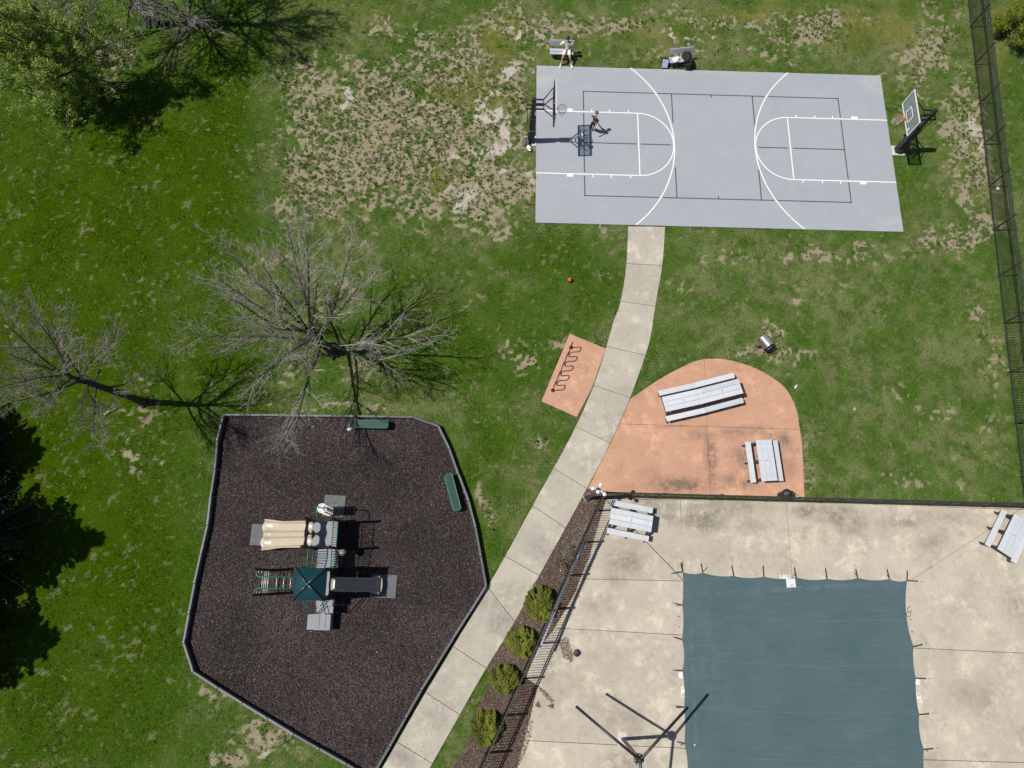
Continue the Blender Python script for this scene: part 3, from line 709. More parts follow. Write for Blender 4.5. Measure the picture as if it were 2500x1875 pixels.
for yy in (gy0, gy1):
    xa = 2.70 + math.sqrt(6.02 ** 2 - (yy - cy) ** 2)
    g = .1
    for a, b in ((gx0 - gw / 2, xa - g), (xa + g, 2 * XM - xa - g), (2 * XM - xa + g, gx1 + gw / 2)): gline((a, yy), (b, yy))
for xx in (gx0, gx1):
    for a, b in ((gy0 - gw / 2, ky0 - .09), (ky0 + .09, ky1 - .09), (ky1 + .09, gy1 + gw / 2)): gline((xx, a), (xx, b))
gline((nv0 + .01, gy0), (nv0 + .01, cy - 1.3)); gline((nv0 + .01, cy + 1.3), (nv0 + .01, gy1))
gline((nv1 - .01, gy0), (nv1 - .01, cy - 1.3)); gline((nv1 - .01, cy + 1.3), (nv1 - .01, gy1))
for a, b in ((gx0, 6.78), (7.0, 8.55)): gline((a, cy), (b, cy)); gline((2 * XM - a, cy), (2 * XM - b, cy))
for xx, yy in ((10.8, gy1 - .08), (10.8, gy0 + .08)): gline((xx, yy - .07), (xx, yy + .07))

# ------------------------------------------------------------------ sidewalk, pads, deck, beds
walk = thing('path', (0, 0, 0), 'curved pale concrete sidewalk running from the court to the lower edge', 'path'); tag(walk, kind='structure')
SL_, SR_ = smooth_px(PATH_L), smooth_px(PATH_R)
for k in range(len(PATH_J) - 1):
    a, b = PATH_J[k], PATH_J[k + 1]
    ring = SL_[a * 5:b * 5 + 1] + SR_[a * 5:b * 5 + 1][::-1]
    slab('slab', ring, -0.1, 0.032 + RND.uniform(-.003, .003), M['path'], walk, 0.009)
pad = thing('bike_pad', (0, 0, 0), 'small terracotta coloured concrete pad under the bike rack', 'pad'); tag(pad, kind='structure')
slab('slab', BIKE, -0.1, 0.028, M['terra'], pad, 0.004)
ppad = thing('picnic_pad', (0, 0, 0), 'teardrop shaped terracotta concrete patio with dark stains under the picnic tables', 'patio'); tag(ppad, kind='structure')
JC = (1727, 1042); JT = (1719.6, 876.5); JR = (1953, 1049); JLft = (1512, 1035); JB = (1735, 1208)
slab('slab', [JLft] + smooth_px([(1538, 974), (1607, 927.5), (1663, 897), (1693.5, 883), JT]) + [JC], -.1, .028, M['terra'], ppad, .006)
slab('slab', [JC] + smooth_px([JT, (1730, 876), (1767, 877), (1807, 886), (1853, 903), (1893, 927.5), (1918, 949), (1935, 977), (1947, 1010.5), JR]), -.1, .0265, M['terra'], ppad, .006)
slab('slab', [(1434, 1193), (1490, 1082), JLft, JC, JB, (1480, 1201)], -.1, .027, M['terra'], ppad, .006)
slab('slab', [JB, JC, JR, (1958, 1087), (1964, 1214)], -.1, .0285, M['terra'], ppad, .006)
deck = thing('pool_deck', (0, 0, 0), 'stained beige concrete pool deck in large slabs', 'deck'); tag(deck, kind='structure')
DS = [[(1477, 1217), (1661, 1221), (1667, 1412)], [(1476, 1219), (1666, 1414), (1664, 1418), (1700, 1440), (1700, 1419), (1390, 1413), (1440, 1303)],
      [(1390, 1413), (1700, 1419), (1700, 1552), (1337, 1532)], [(1337, 1532), (1700, 1552), (1700, 1828), (1215, 1804)], [(1215, 1804), (1700, 1828), (1700, 1970), (1140, 1970)],
      [(1661, 1221), (1919, 1227), (1937, 1445), (1667, 1435)], [(1919, 1227), (2175, 1234), (2198, 1450), (1937, 1445)], [(2175, 1234), (2489, 1244), (2216, 1421), (2190, 1440)],
      [(2489, 1244), (2660, 1248), (2660, 1602), (2190, 1580), (2190, 1437)], [(2190, 1580), (2660, 1602), (2660, 1866), (2205, 1853)], [(2205, 1853), (2660, 1866), (2660, 1990), (2205, 1990)]]
DS[1] = [(1477, 1218.5), (1669, 1418.3), (1390, 1413), (1440, 1303)]
DS[0] = [(1477.5, 1217.5), (1661, 1221), (1668, 1416)]
for k, q in enumerate(DS):
    slab('slab', q, -.12, 0.034 + (k % 3) * .0015, M['deck'], deck, .009)
slab('edge_strip', [(1477, 1209.5), (2640, 1238), (2640, 1247.5), (1477, 1216.5)], -.1, .045, M['curb'], deck, .003)
base = MB().prism([P(u, v) for u, v in [(1665, 1400), (2220, 1415), (2270, 1980), (1660, 1980)]], -1.3, -0.11).build('pool', M['concrete_new'])
tag(base, 'swimming pool basin under the teal cover', 'pool', kind='structure')

mul = MB().prism([P(u, v) for u, v in MULCH], -.1, 0.046).build('mulch_bed', M['mulch']); tag(mul, 'brown bark mulch bed along the diagonal fence', 'mulch bed', kind='structure')
chips('bark_chips', world_poly(MULCH), 60000, .06, M['bark_chip'], 'loose brown bark chips in the shrub bed', 'bark chips', .044, seed=3)
wp = world_poly([(1560 - 0, 0)] * 3)
for k, (pl, n) in enumerate((([(1362, 1562), (1384, 1555), (1400, 1600), (1395, 1618), (1375, 1605)], 900), ([(1310, 1672), (1330, 1685), (1352, 1710), (1345, 1718), (1320, 1690)], 700), ([(1335, 1722), (1352, 1716), (1350, 1730)], 160), ([(1305, 1722), (1315, 1708), (1321, 1728)], 160),
                             ([(1279, 1770), (1300, 1760), (1296, 1800), (1276, 1850), (1262, 1880)], 800), ([(1318, 1405), (1290, 1440), (1306, 1430)], 200))):
    chips('spilled_bark', world_poly(pl), n, .05, M['bark_chip'], ['bark crumbs spilled on the pool deck beside the black scrap', 'curved streak of bark crumbs on the deck', 'small patch of bark crumbs right of the others on the deck', 'small patch of bark crumbs left of the others on the deck', 'bark crumbs along the deck edge by the lowest shrub', 'bark crumbs at the edge of the sidewalk'][k], 'bark crumbs', .036, seed=20 + k)
playpoly = [P(u, v) for u, v in PLAY]
play = MB().prism(playpoly, -.1, 0.0).build('playground_surface', M['play_ground']); tag(play, 'dark brown chip surface inside the playground border', 'playground surface', kind='structure')
chips('rubber_chips', world_poly(PLAY), 210000, .062, M['play_chip'], 'loose dark brown chips covering the playground', 'chips', 0.0, seed=4)

# playground border timbers
bord = thing('playground_border', P(545, 1012.5), 'grey plastic timber border around the playground', 'border')
JN = [(545, 1012.5), (611, 1013), (681, 1013.5), (748, 1014.5), (811.6, 1015), (878.5, 1016), (945, 1017), (1008.7, 1018), (1070, 1039.7), (1097, 1095.7), (1119, 1157), (1144, 1222), (1161, 1288), (1174, 1358), (1187, 1430), (1147, 1494), (1107, 1557), (1068, 1620), (1028, 1685), (990, 1753), (950.6, 1823), (905, 1902)]
JN2 = [(545, 1012.5), (529.5, 1077.7), (524, 1144.6), (514, 1211.5), (506, 1282), (490, 1352), (474, 1425), (460, 1500), (447.4, 1571), (471, 1641), (531, 1680), (591, 1717), (653, 1755), (716, 1793), (780, 1829), (845, 1865.6), (905, 1902)]
bl = bord.location
for seq in (JN, JN2):
    for a, b in zip(seq[:-1], seq[1:]):
        A, B = P(*a, .28), P(*b, .28); A.z = B.z = 0; d = B - A; L = d.length; an = math.atan2(d.y, d.x)
        mb = MB().box((0, 0, .125), (L - .012, .10, .34 + RND.uniform(-.01, .01)), None, .016)
        mb.box((L / 2 - .10, 0, .298), (.16, .065, .012))
        o = mb.build('timber', M['timber'], bord, (A + B) / 2 - bl, (RND.uniform(-.015, .015), RND.uniform(-.006, .006), an + RND.uniform(-.006, .006)))
        MB().lathe([(.02, 0), (.02, .008), (.012, .012)], 8, (L / 2 - .07, 0, .303)).build('pin', M['cap'], o)

# ------------------------------------------------------------------ pool cover
def sag(a, b, s, n=9, out=None):
    a, b = Vector(a), Vector(b); r = []
    d = b - a; nn = Vector((-d.y, d.x)).normalized()
    for i in range(n): t = i / n; r.append(a + d * t + nn * s * 4 * t * (1 - t))
    return r
CT = [(1666, 1396.4), (1715, 1398), (1790.5, 1406), (1864, 1407.6), (1943, 1410), (2018, 1413), (2092.5, 1411), (2170, 1413.6), (2213, 1417)]
CR = [(2213, 1417), (2228.5, 1578.5), (2234, 1655.7), (2242.5, 1744), (2253.6, 1829), (2262, 1930)]
CL = [(1666, 1396.4), (1665, 1477.5), (1664, 1561), (1665, 1637), (1669.6, 1726), (1670, 1814.6), (1677, 1905)]
edge = []
for a, b in zip(CT[:-1], CT[1:]): edge += sag(a, b, 4.5)
for a, b, s in zip(CR[:-1], CR[1:], (10, 3, 3, 5, 4)): edge += sag(a, b, s)
edge += [Vector((2262, 1960)), Vector((1677, 1960))]
low = []
for a, b, s in zip(CL[:-1], CL[1:], (-1.5, -3, -5, -3, -2, -4)): low += sag(a, b, s)
edge += low[:0:-1] + [low[1]] if False else [Vector(p) for p in reversed(low[1:])]
cov = thing('pool_cover', P(1950, 1640), 'taut teal mesh pool cover with scalloped edges and dark straps', 'pool cover')
cb = cov.location
# cover built as a fan of rings from the edge to the middle so that it can sag
ctr = P(1955, 1660); er = [P(p.x, p.y) for p in edge]; nE = len(er)
vs = []; fs = []
LV = [0.0, .015, .05, .09, .14, .2, .27, .35, .45, .55, .66, .78, .9]
for k, f_ in enumerate(LV):
    for p in er:
        q = p.lerp(ctr, f_); z = .050 if k == 0 else .056
        vs.append((q.x - cb.x, q.y - cb.y, z + (fbm(np.array([q.x]), np.array([q.y]), 1.2, 77, 2)[0] - .5) * .014 * (k > 1)))
vs.append((ctr.x - cb.x, ctr.y - cb.y, .056))
for k in range(len(LV) - 1):
    for i in range(nE):
        j = (i + 1) % nE; fs.append((k * nE + j, k * nE + i, k * nE + nE + i, k * nE + nE + j))
for i in range(nE): fs.append(((len(LV) - 1) * nE + (i + 1) % nE, (len(LV) - 1) * nE + i, len(vs) - 1))
MB().add(vs, fs, True).build('cloth', M['cover_cloth'], cov)
for sy, pts in ((0, [(1668, 1497), (1720, 1499), (1790, 1506), (1864, 1509), (1948, 1511), (2021, 1515.5), (2097, 1513), (2215, 1515)]),
                (1, [(1670, 1608.5), (1720, 1610), (1790, 1616), (1880, 1621), (1960, 1625), (2030, 1625), (2100, 1624), (2228, 1625)]),
                (2, [(1670, 1725), (1720, 1727), (1790, 1733), (1880, 1737), (1960, 1740), (2040, 1741), (2120, 1740), (2240, 1741)]),
                (3, [(1680, 1844), (1740, 1846), (1800, 1850), (1900, 1854), (2000, 1857), (2100, 1858), (2252, 1858)])):
    mb = MB(); vs = []
    fine = []
    for a, b in zip(pts[:-1], pts[1:]):
        for t in np.linspace(0, 1, 6)[:-1]: fine.append((a[0] + (b[0] - a[0]) * t, a[1] + (b[1] - a[1]) * t))
    fine.append(pts[-1])
    wpts = [P(u, v) - cb for u, v in fine]
    mb.tube([(p.x, p.y, (.062 if 0 < i < len(wpts) - 1 else .058)) for i, p in enumerate(wpts)], .011, 4, True, False)
    mb.build('seam', M['cover_seam'], cov)
def strap(a, b, c=None, tail=None):
    """a on the cover edge, b end of the webbing, c end of the spring at the anchor"""
    A, B = P(*a) - cb, P(*b) - cb; d = B - A; L = d.length; an = math.atan2(d.y, d.x)
    o = MB().box((L / 2, 0, .050), (L, .055, .012)).build('strap', M['strap'], cov, (A.x, A.y, 0), (0, 0, an))
    if c:
        Cc = P(*c) - cb; q = Matrix.Rotation(-an, 3, 'Z') @ (Cc - A)
        MB().tube([(L, 0, .052), (q.x, q.y, .047)], [.018, .012], 8).build('spring', M['cap'], o)
    if tail:
        T = P(*tail) - cb; q = Matrix.Rotation(-an, 3, 'Z') @ (T - A)
        MB().tube([(L * .12, 0, .06), (q.x * .6, q.y * .6 + .02, .075), (q.x, q.y, .05)], .014, 5).build('loose_end', M['strap'], o)
ST = [((1665.5, 1396), (1664.5, 1374), (1664, 1363), (1661, 1374)), ((1665.5, 1396), (1641, 1400), (1631, 1402), (1651, 1395)), ((1715, 1398), (1711, 1377), (1708, 1365), (1726, 1385)),
      ((1790.5, 1406), (1786, 1382), (1784, 1369), None), ((1864, 1407.6), (1862, 1382), (1861, 1370), None), ((1943, 1410), (1938, 1386), (1934, 1371), (1937, 1400)), ((2018, 1413), (2014, 1388), (2011, 1375), (2015, 1407)),
      ((2092.5, 1411), (2088, 1389), (2085, 1376), (2084, 1395)), ((2170, 1413.6), (2164, 1390), (2160, 1377), (2164, 1403)), ((2213, 1417), (2213.5, 1394), (2213.5, 1383), None), ((2213, 1417), (2240, 1419), (2253, 1420.5), None),
      ((2228.5, 1578.5), (2251, 1573), (2264, 1570), (2236, 1577)), ((2234, 1655.7), (2260, 1656), (2272, 1656.5), None), ((2242.5, 1744), (2267, 1742), (2281, 1741), None), ((2253.6, 1829), (2277, 1827), (2290, 1826), (2264, 1835)),
      ((1665, 1477.5), (1648, 1473), (1632, 1468), (1649, 1478)), ((1664, 1561), (1647, 1556), (1634, 1551), (1650, 1555)), ((1665, 1637), (1648, 1636), (1635, 1635), None), ((1669.6, 1726), (1651, 1724), (1639, 1720), (1649, 1727)), ((1670, 1814.6), (1655, 1811), (1644, 1807), (1660, 1818))]
for a, b, c, t in ST: strap(a, b, c, t)
for k, (u, v) in enumerate(((1657, 1505), (1659, 1531), (2223, 1512), (2226.5, 1542))):
    o = MB().lathe([(.028, 0), (.028, .006), (.018, .008)], 10).build('anchor_cap', M['hole'], None, P(u, v, .036))
    tag(o, ['upper dark anchor cap in the deck left of the pool cover', 'lower dark anchor cap in the deck left of the pool cover', 'upper dark anchor cap in the deck right of the pool cover', 'lower dark anchor cap in the deck right of the pool cover'][k], 'anchor cap', 'deck anchor caps')

# text as real mesh
def text_mesh(body, size, mat, name, parent, loc, rot, ext=0.001):
    cu = bpy.data.curves.new(name, 'FONT'); cu.body = body; cu.size = size; cu.align_x = 'CENTER'; cu.align_y = 'CENTER'; cu.extrude = ext
    t = bpy.data.objects.new(name + '_t', cu); C.objects.link(t)
    dg = bpy.context.evaluated_depsgraph_get(); me = bpy.data.meshes.new_from_object(t.evaluated_get(dg))
    bpy.data.objects.remove(t); me.materials.clear(); me.materials.append(mat)
    return inst(name, me, parent, loc, rot)
def tile(u, v, w, h, rz, label, marks):
    t = thing('depth_marker', P(u, v, .037), label, 'tile', rz)
    MB().box((0, 0, .003), (w, h, .006)).build('tile', M['white'], t)
    for kind, x, y, s in marks:
        if kind == 'o':
            MB().tube([(x + s * math.cos(a), y + s * math.sin(a), .0085) for a in np.linspace(0, 2 * math.pi, 17)], .008, 4, False).tube([(x - s * .65, y + s * .65, .0085), (x + s * .65, y - s * .65, .0085)], .007, 4).build('symbol', M['bolt'], t)
        else: text_mesh(kind, s, M['black_print'], 'numeral', t, (x, y, .0072), (0, 0, 0))
tile(2243.5, 1702, .36, .17, math.radians(97), 'white depth marker tile reading 5 on the deck right of the cover', [('5', -.10, 0, .16), ('o', .09, 0, .055)])
tile(1667.5, 1689, .38, .15, math.radians(-92), 'white depth marker tile half hidden at the left edge of the cover', [('C', -.12, .02, .14), ('o', .11, .02, .05)])
tile(1916, 1408, .44, .15, math.radians(2), 'white depth marker tile peeking out above the cover', [('o', -.13, .025, .045), ('3', .03, .02, .13), ('o', .15, .02, .035)])
def lid(u, v, label):
    t = thing('skimmer_lid', P(u, v, .036), label, 'lid')
    MB().lathe([(.135, 0), (.135, .010), (.125, .014)], 28).build('disc', M['white'], t)
    for q in (-1, 1): MB().lathe([(.012, 0), (.012, .003)], 8, (q * .05, q * -.05, .0135)).build('hole', M['bolt'], t)
lid(2239.5, 1664, 'round white skimmer lid right of the pool cover')
lid(1664, 1648, 'round white skimmer lid at the left edge of the pool cover')
o = MB().box((0, 0, .006), (.40, .36, .012), None, .003).build('litter', M['paper'], None, P(1931, 1423.5, .066), (0, 0, math.radians(3)))
tag(o, 'square white panel lying on the upper edge of the pool cover', 'panel')
for k in (-.03, .0, .03): MB().box((0, -.1 + k, .0125), (.16, .008, .001)).build('print', M['bolt'], o)
o = MB().tube([(.22 * math.cos(a) * (.6 + .4 * math.cos(2 * a)), .09 * math.sin(2 * a), .012) for a in np.linspace(0, 5.6, 26)], .011, 5).build('strap_coil', M['strap'], None, P(2219, 1494, .036), (0, 0, 1.2))
tag(o, 'curled brown strap end on the deck right of the cover', 'strap')

# ------------------------------------------------------------------ fences
def fence(A, B, h, label, posts, sp=0.115, name='picket_fence', rails=None, pw=.016):
    A, B = A.copy(), B.copy(); A.z = B.z = 0
    d = B - A; L = d.length; an = math.atan2(d.y, d.x)
    t = thing(name, A, label, 'fence', an)
    pm = MB().box((0, 0, h / 2 - .02), (pw, pw, h), None, 0).mesh('picket', M['fence_black'])
    n = int(L / sp)
    for i in range(n):
        x = (i + .5) * L / n
        if min(abs(x - q) for q in posts) < .05: continue
        inst('picket', pm, t, (x, 0, .06), (RND.gauss(0, .006), RND.gauss(0, .004), 0))
    for z in rails or (.16, h - .24, h - .09):
        MB().box((L / 2, 0, z), (L, .036, .036)).build('rail', M['fence_black'], t)
    po = MB().box((0, 0, (h + .06) / 2), (.062, .062, h + .06), None, .004)
    po.box((0, 0, h + .066), (.074, .074, .02), None, .006)
    pm2 = po.mesh('post', M['fence_black'])
    for x in posts: inst('post', pm2, t, (x, 0, 0), (RND.gauss(0, .004), RND.gauss(0, .004), 0))
    return t
corner = P(1466, 1213)
A, B = corner, P(2490, 1240)
fence(A, B, 1.72, 'black picket fence along the top of the pool deck', [i * 2.44 for i in range(0, int((B - A).length / 2.44) + 1)] + [(B - A).length])
B2 = P(1157, 1900)
Ld = (B2 - corner).length
dirv = (B2 - corner).normalized()
p0 = (P(1386, 1402.6) - corner).dot(dirv)
fence(B2, corner + (B2 - corner).normalized() * .09, 1.72, 'black picket fence running diagonally beside the shrub bed', sorted([Ld - .09 - (p0 + 1.525 * k) for k in range(-2, 7) if 0.1 < p0 + 1.525 * k < Ld - .15] + [Ld - .12]))
F0, F1 = P(2351, -90), P(2506, 1300)
LR = (F1 - F0).length
q0 = (P(2393, 159) - F0).dot((F1 - F0).normalized())
fence(F0, F1, 1.58, 'long black picket fence down the right side of the lawn', [q0 + 2.475 * k for k in range(-3, 14) if 0 <= q0 + 2.475 * k <= LR], pw=.021)

# long pole hung on the fence
Pa, Pb, Pc = P(1431, 1323, 1.45), P(1399, 1382, 1.45), P(1309.5, 1601, 1.45)
t = thing('pool_pole', (Pc.x, Pc.y, 0), 'long pale pool pole hung along the diagonal fence', 'pole')
o0 = Vector((Pc.x, Pc.y, 0))
MB().tube([Pa - o0, Pb - o0], .045, 10).build('blue_section', M['blue_pole'], t)
MB().tube([Pb - o0, Pc - o0], .052, 10).build('white_section', M['steel_pole'], t)
for k in (.15, .5, .85):
    q = Pa.lerp(Pc, k) - o0; MB().tube([q + Vector((-.10, -.03, .02)), q + Vector((-.04, 0, -.06)), q + Vector((.05, 0, -.05))], .012, 6).build('hook', M['black_metal'], t)

# ------------------------------------------------------------------ basketball hoops
def hoop(base, rz, dx, label, kind):
    t = thing('basketball_hoop', base, label, 'basketball hoop', rz, 'basketball hoops at the court ends')
    MB().box((0, 0, .03), (.62, .55, .1), None, .01).build('footing', M['concrete_new'], t)
    MB().box((0, 0, 1.72), (.17, .17, 3.2), None, .012).box((.0, 0, 3.33), (.165, .165, .02), None, .004).build('pole', M['black_metal'], t)
    pad = MB()
    for z0, z1, w in ((.30, 1.05, .285), (1.06, 1.98, .27)):
        pad.box((.02, 0, (z0 + z1) / 2), (w + .03, w, z1 - z0), None, .045)
    p = pad.build('pole_pad', M['pad_black'], t)
    for z in (1.055,): MB().box((.02, 0, z), (.31, .28, .014)).build('strap', M['cap'], p)
    bm = MB().box((-.02, 0, .12), (.40, .36, .10), None, .02)
    for s in (-1, 1): bm.box((.0, s * .12, .26), (.34, .02, .22), None, .004)
    bm.build('base_gusset', M['black_metal'], t)
    if kind == 'r':
        b2 = MB().sphere((-.02, .02, .2), .26, 16, 10, (1.0, .85, .75)).build('base_cover', M['pad_black'], t)
    # parallel arms, spreading to the board
    zu, zl, bx = 3.14, 2.74, dx - .05
    for s in (-1, 1):
        MB().box((.2, s * .115, zu), (.55, .045, .07)).tube([(.46, s * .115, zu), (bx - .06, s * .60, zu + .22), (bx + .01, s * .60, zu + .22)], .027, 8).build('upper_arm', M['black_metal'], t)
        MB().box((.2, s * .115, zl), (.62, .05, .08)).tube([(.49, s * .115, zl), (bx - .06, s * .50, zl + .02), (bx + .01, s * .50, zl + .02)], .03, 8).build('lower_arm', M['black_metal'], t)
    MB().box((.46, 0, zu), (.035, .25, .05)).box((.49, 0, zl), (.035, .26, .05)).build('cross_brace', M['black_metal'], t)
    k = MB()
    for s in (-1, 1): k.box((-.16, s * .10, 2.74), (.34, .03, .06))
    k.box((-.31, 0, 2.74), (.04, .23, .06)); k.build('rear_bracket', M['black_metal'], t)
    MB().tube([(-.31, 0, 2.74), (-.20, 0, 1.35)], .022, 8).build('height_crank', M['black_metal'], t)
    MB().tube([(-.20, 0, 1.36), (-.20, 0, 1.24), (-.10, 0, 1.2)], .013, 6).build('crank_handle', M['cap'], t)
    # board
    zb, hb, wb = 2.52, 1.07, 1.83
    b = MB().box((dx, 0, zb + hb / 2), (.013, wb - .07, hb - .07)).build('backboard', M['glass'], t)
    fr = MB()
    for s in (-1, 1):
        fr.box((dx, s * (wb / 2 - .024), zb + hb / 2), (.042, .048, hb))
        fr.box((dx, 0, zb + hb / 2 + s * (hb / 2 - .024)), (.041, wb - .096, .048))
    fr.build('board_frame', M['white_frame'], b)
    bk = MB()
    for s in (-1, 1):
        bk.box((dx - .042, s * (wb / 2 - .03), zb + hb / 2), (.04, .06, hb - .01)); bk.box((dx - .042, 0, zb + hb / 2 + s * (hb / 2 - .03)), (.039, wb - .12, .06))
        bk.box((dx - .045, s * .31, zb + hb / 2), (.035, .045, hb - .12))
    bk.box((dx - .05, 0, zb + .2), (.05, .62, .1)); bk.build('back_frame', M['black_metal'], b)
    tg = MB(); x = dx + .0085
    for s in (-1, 1): tg.box((x, s * .28, zb + .42), (.004, .05, .46))
    for z in (zb + .19, zb + .65): tg.box((x, 0, z), (.0035, .51, .05))
    tg.build('target_square', M['white_line'], b)
    lg = MB().box((x, .62, zb + .16), (.004, .08, .17)).build('maker_plate', M['white_line'], b)
    # rim and net
    rx, rz_ = dx + .15 + .229, zb + .155
    MB().box((dx + .03, 0, zb + .12), (.03, .16, .14), None, .004).box((dx + .09, 0, zb + .135), (.14, .1, .03)).build('rim_mount', M['orange_rim'], t)
    MB().tube([(rx + .229 * math.cos(a), .229 * math.sin(a), rz_) for a in np.linspace(0, 2 * math.pi, 33)], .013, 8, False).build('rim', M['orange_rim'], t)
    nt = MB(); nS = 12
    prof = [(.225, 0), (.20, -.10), (.165, -.2), (.135, -.30), (.125, -.40)]
    for s in (-1, 1):
        for i in range(nS):
            a0 = 2 * math.pi * i / nS
            nt.tube([(rx + r * math.cos(a0 + s * j * math.pi / nS), r * math.sin(a0 + s * j * math.pi / nS), rz_ + z) for j, (r, z) in enumerate(prof)], .006, 3, False)
    nt.build('net', M['net'], t)
    return t
hoop(Vector((1.36, 21.68, 0.0)), 0.0, 1.0, 'black padded basketball hoop at the left end of the court', 'l')
hoop(Vector((20.27, 21.70, 0.0)), math.pi, 1.03, 'black padded basketball hoop standing on grass at the right end of the court', 'r')

def crumple(name, loc, size, mat, label=None, cat=None, seed=0, parent=None, rz=0, flat=0.5, amp=.35):
    bm = bmesh.new(); bmesh.ops.create_icosphere(bm, subdivisions=4, radius=1)
    r = random.Random(seed); off = [Vector((r.uniform(-9, 9), r.uniform(-9, 9), r.uniform(-9, 9))) for _ in range(2)]
    from mathutils import noise as mn
    for v in bm.verts:
        k = 1 + amp * mn.noise(v.co * 1.6 + off[0]) + amp * .5 * mn.noise(v.co * 4 + off[1]) + amp * .25 * abs(mn.noise(v.co * 9 + off[1]))
        v.co = Vector((v.co.x * size[0] * k, v.co.y * size[1] * k, max(-.0, v.co.z * flat + flat * .6) * size[2] * k))
    me = bpy.data.meshes.new(name); bm.to_mesh(me); bm.free(); me.materials.append(mat)
    me.polygons.foreach_set('use_smooth', [True] * len(me.polygons))
    o = inst(name, me, parent, loc, (0, 0, rz))
    if label: tag(o, label, cat)
    return o
crumple('cloth_heap', P(1283, 350, .05), (.17, .20, .42), mk('grey fabric', (.16, .16, .175), (.09, .09, .10), 8, .9, 0, .5, 14), 'crumpled grey jacket heaped against the left hoop post', 'jacket', 4)
crumple('white_cloth', P(1291, 363, .05), (.10, .16, .22), M['white_cloth'], 'white cloth lying at the foot of the left hoop', 'cloth', 9, None, .5)

# ------------------------------------------------------------------ park benches
def park_bench(loc, rz, label):
    t = thing('park_bench', loc, label, 'bench', rz, 'grey slatted benches beside the court')
    L = 1.24
    for y in (-.095, .095): MB().box((0, y, .43), (L, .165, .045), None, .006).build('seat_slat', M['bench_plank'], t)
    ra = Matrix.Rotation(math.radians(-14), 3, 'X')
    for z in (.64, .815): MB().box((0, .235 + (z - .5) * .25, z), (L, .04, .15), ra, .006).build('back_slat', M['bench_plank'], t)
    for s in (-1, 1):
        m = MB().box((s * .43, .0, .2), (.09, .10, .44), None, .005).box((s * .43, .02, .385), (.08, .40, .045))
        m.tube([(s * .43, .17, .36), (s * .43, .265, .5), (s * .43, .39, .97)], .036, 6)
        m.build('leg', mk('grey steel leg', (.16, .165, .18), (.11, .115, .125), 6, .5), t)
    return t
bench1 = Vector((2.925, 26.85, 0)); bench2 = Vector((9.21, 26.60, 0))
park_bench(bench1, 0.0, 'grey slatted bench with a person in white sitting on it')
park_bench(bench2, math.radians(8.8), 'grey slatted bench holding a black jacket and white cloth')
crumple('jacket', Vector((9.50, 26.62, .455)), (.24, .30, .34), M['black_cloth'], 'black jacket slung over the right end of the bench', 'jacket', 21, None, .3, .5, .45)
crumple('jacket_sleeve', Vector((9.62, 26.36, .12)), (.14, .16, .62), M['black_cloth'], 'black trousers hanging off the front of the bench to the grass', 'trousers', 25, None, .9, .5, .4)
crumple('white_shirt', Vector((8.93, 26.53, .453)), (.19, .15, .14), M['white_cloth'], 'crumpled white shirt on the bench seat', 'shirt', 31, None, .5, .5, .4)
# backpack
bp = P(1621, 161, 0); t = thing('backpack', bp, 'blue and white patterned backpack standing at the court edge', 'backpack', math.radians(-2))
ra = Matrix.Rotation(math.radians(-25), 3, 'X')
MB().box((0, .03, .24), (.36, .18, .46), ra, .05).build('body', M['black_cloth'], t)
MB().box((0, -.075, .255), (.31, .05, .43), ra, .022).build('front_panel', M['bag'], t)
MB().box((0, -.125, .14), (.27, .06, .2), ra, .025).build('front_pocket', M['bag'], t)
MB().tube([(-.06, .14, .45), (-.05, .16, .5), (.05, .16, .5), (.06, .14, .45)], .012, 6).build('handle', M['black_cloth'], t)
for s in (-1, 1): MB().tube([(s * .11, .14, .44), (s * .15, .22, .3), (s * .14, .17, .06)], .022, 6).build('shoulder_strap', M['black_cloth'], t)
b_ = MB().lathe([(.03, 0), (.032, .02), (.032, .17), (.015, .2), (.015, .22)], 12).build('bottle', M['white'], None, bp + Vector((.24, .16, 0)), (-.2, .1, 0)); tag(b_, 'small pale bottle beside the backpack', 'bottle')
for k, (u, v, a) in enumerate(((1661, 164.5, -18), (1676, 170.5, -14))):
    t = thing('sandal', P(u, v, .046 if k else .02), ['dark navy sandal on the grass under the bench', 'dark navy sandal on the edge of the court'][k], 'sandal', math.radians(a), 'pair of sandals')
    pts = [(.145 * math.cos(q), (.05 + .012 * math.cos(q)) * math.sin(q)) for q in np.linspace(0, 2 * math.pi, 17)[:-1]]
    MB().prism(pts, 0, .028, .006).build('sole', M['navy_sole'], t)
    MB().tube([(.03, -.055, .02), (.035, -.04, .055), (.04, 0, .07), (.035, .04, .055), (.03, .055, .02)], .018, 6).build('strap', M['navy_sole'], t)

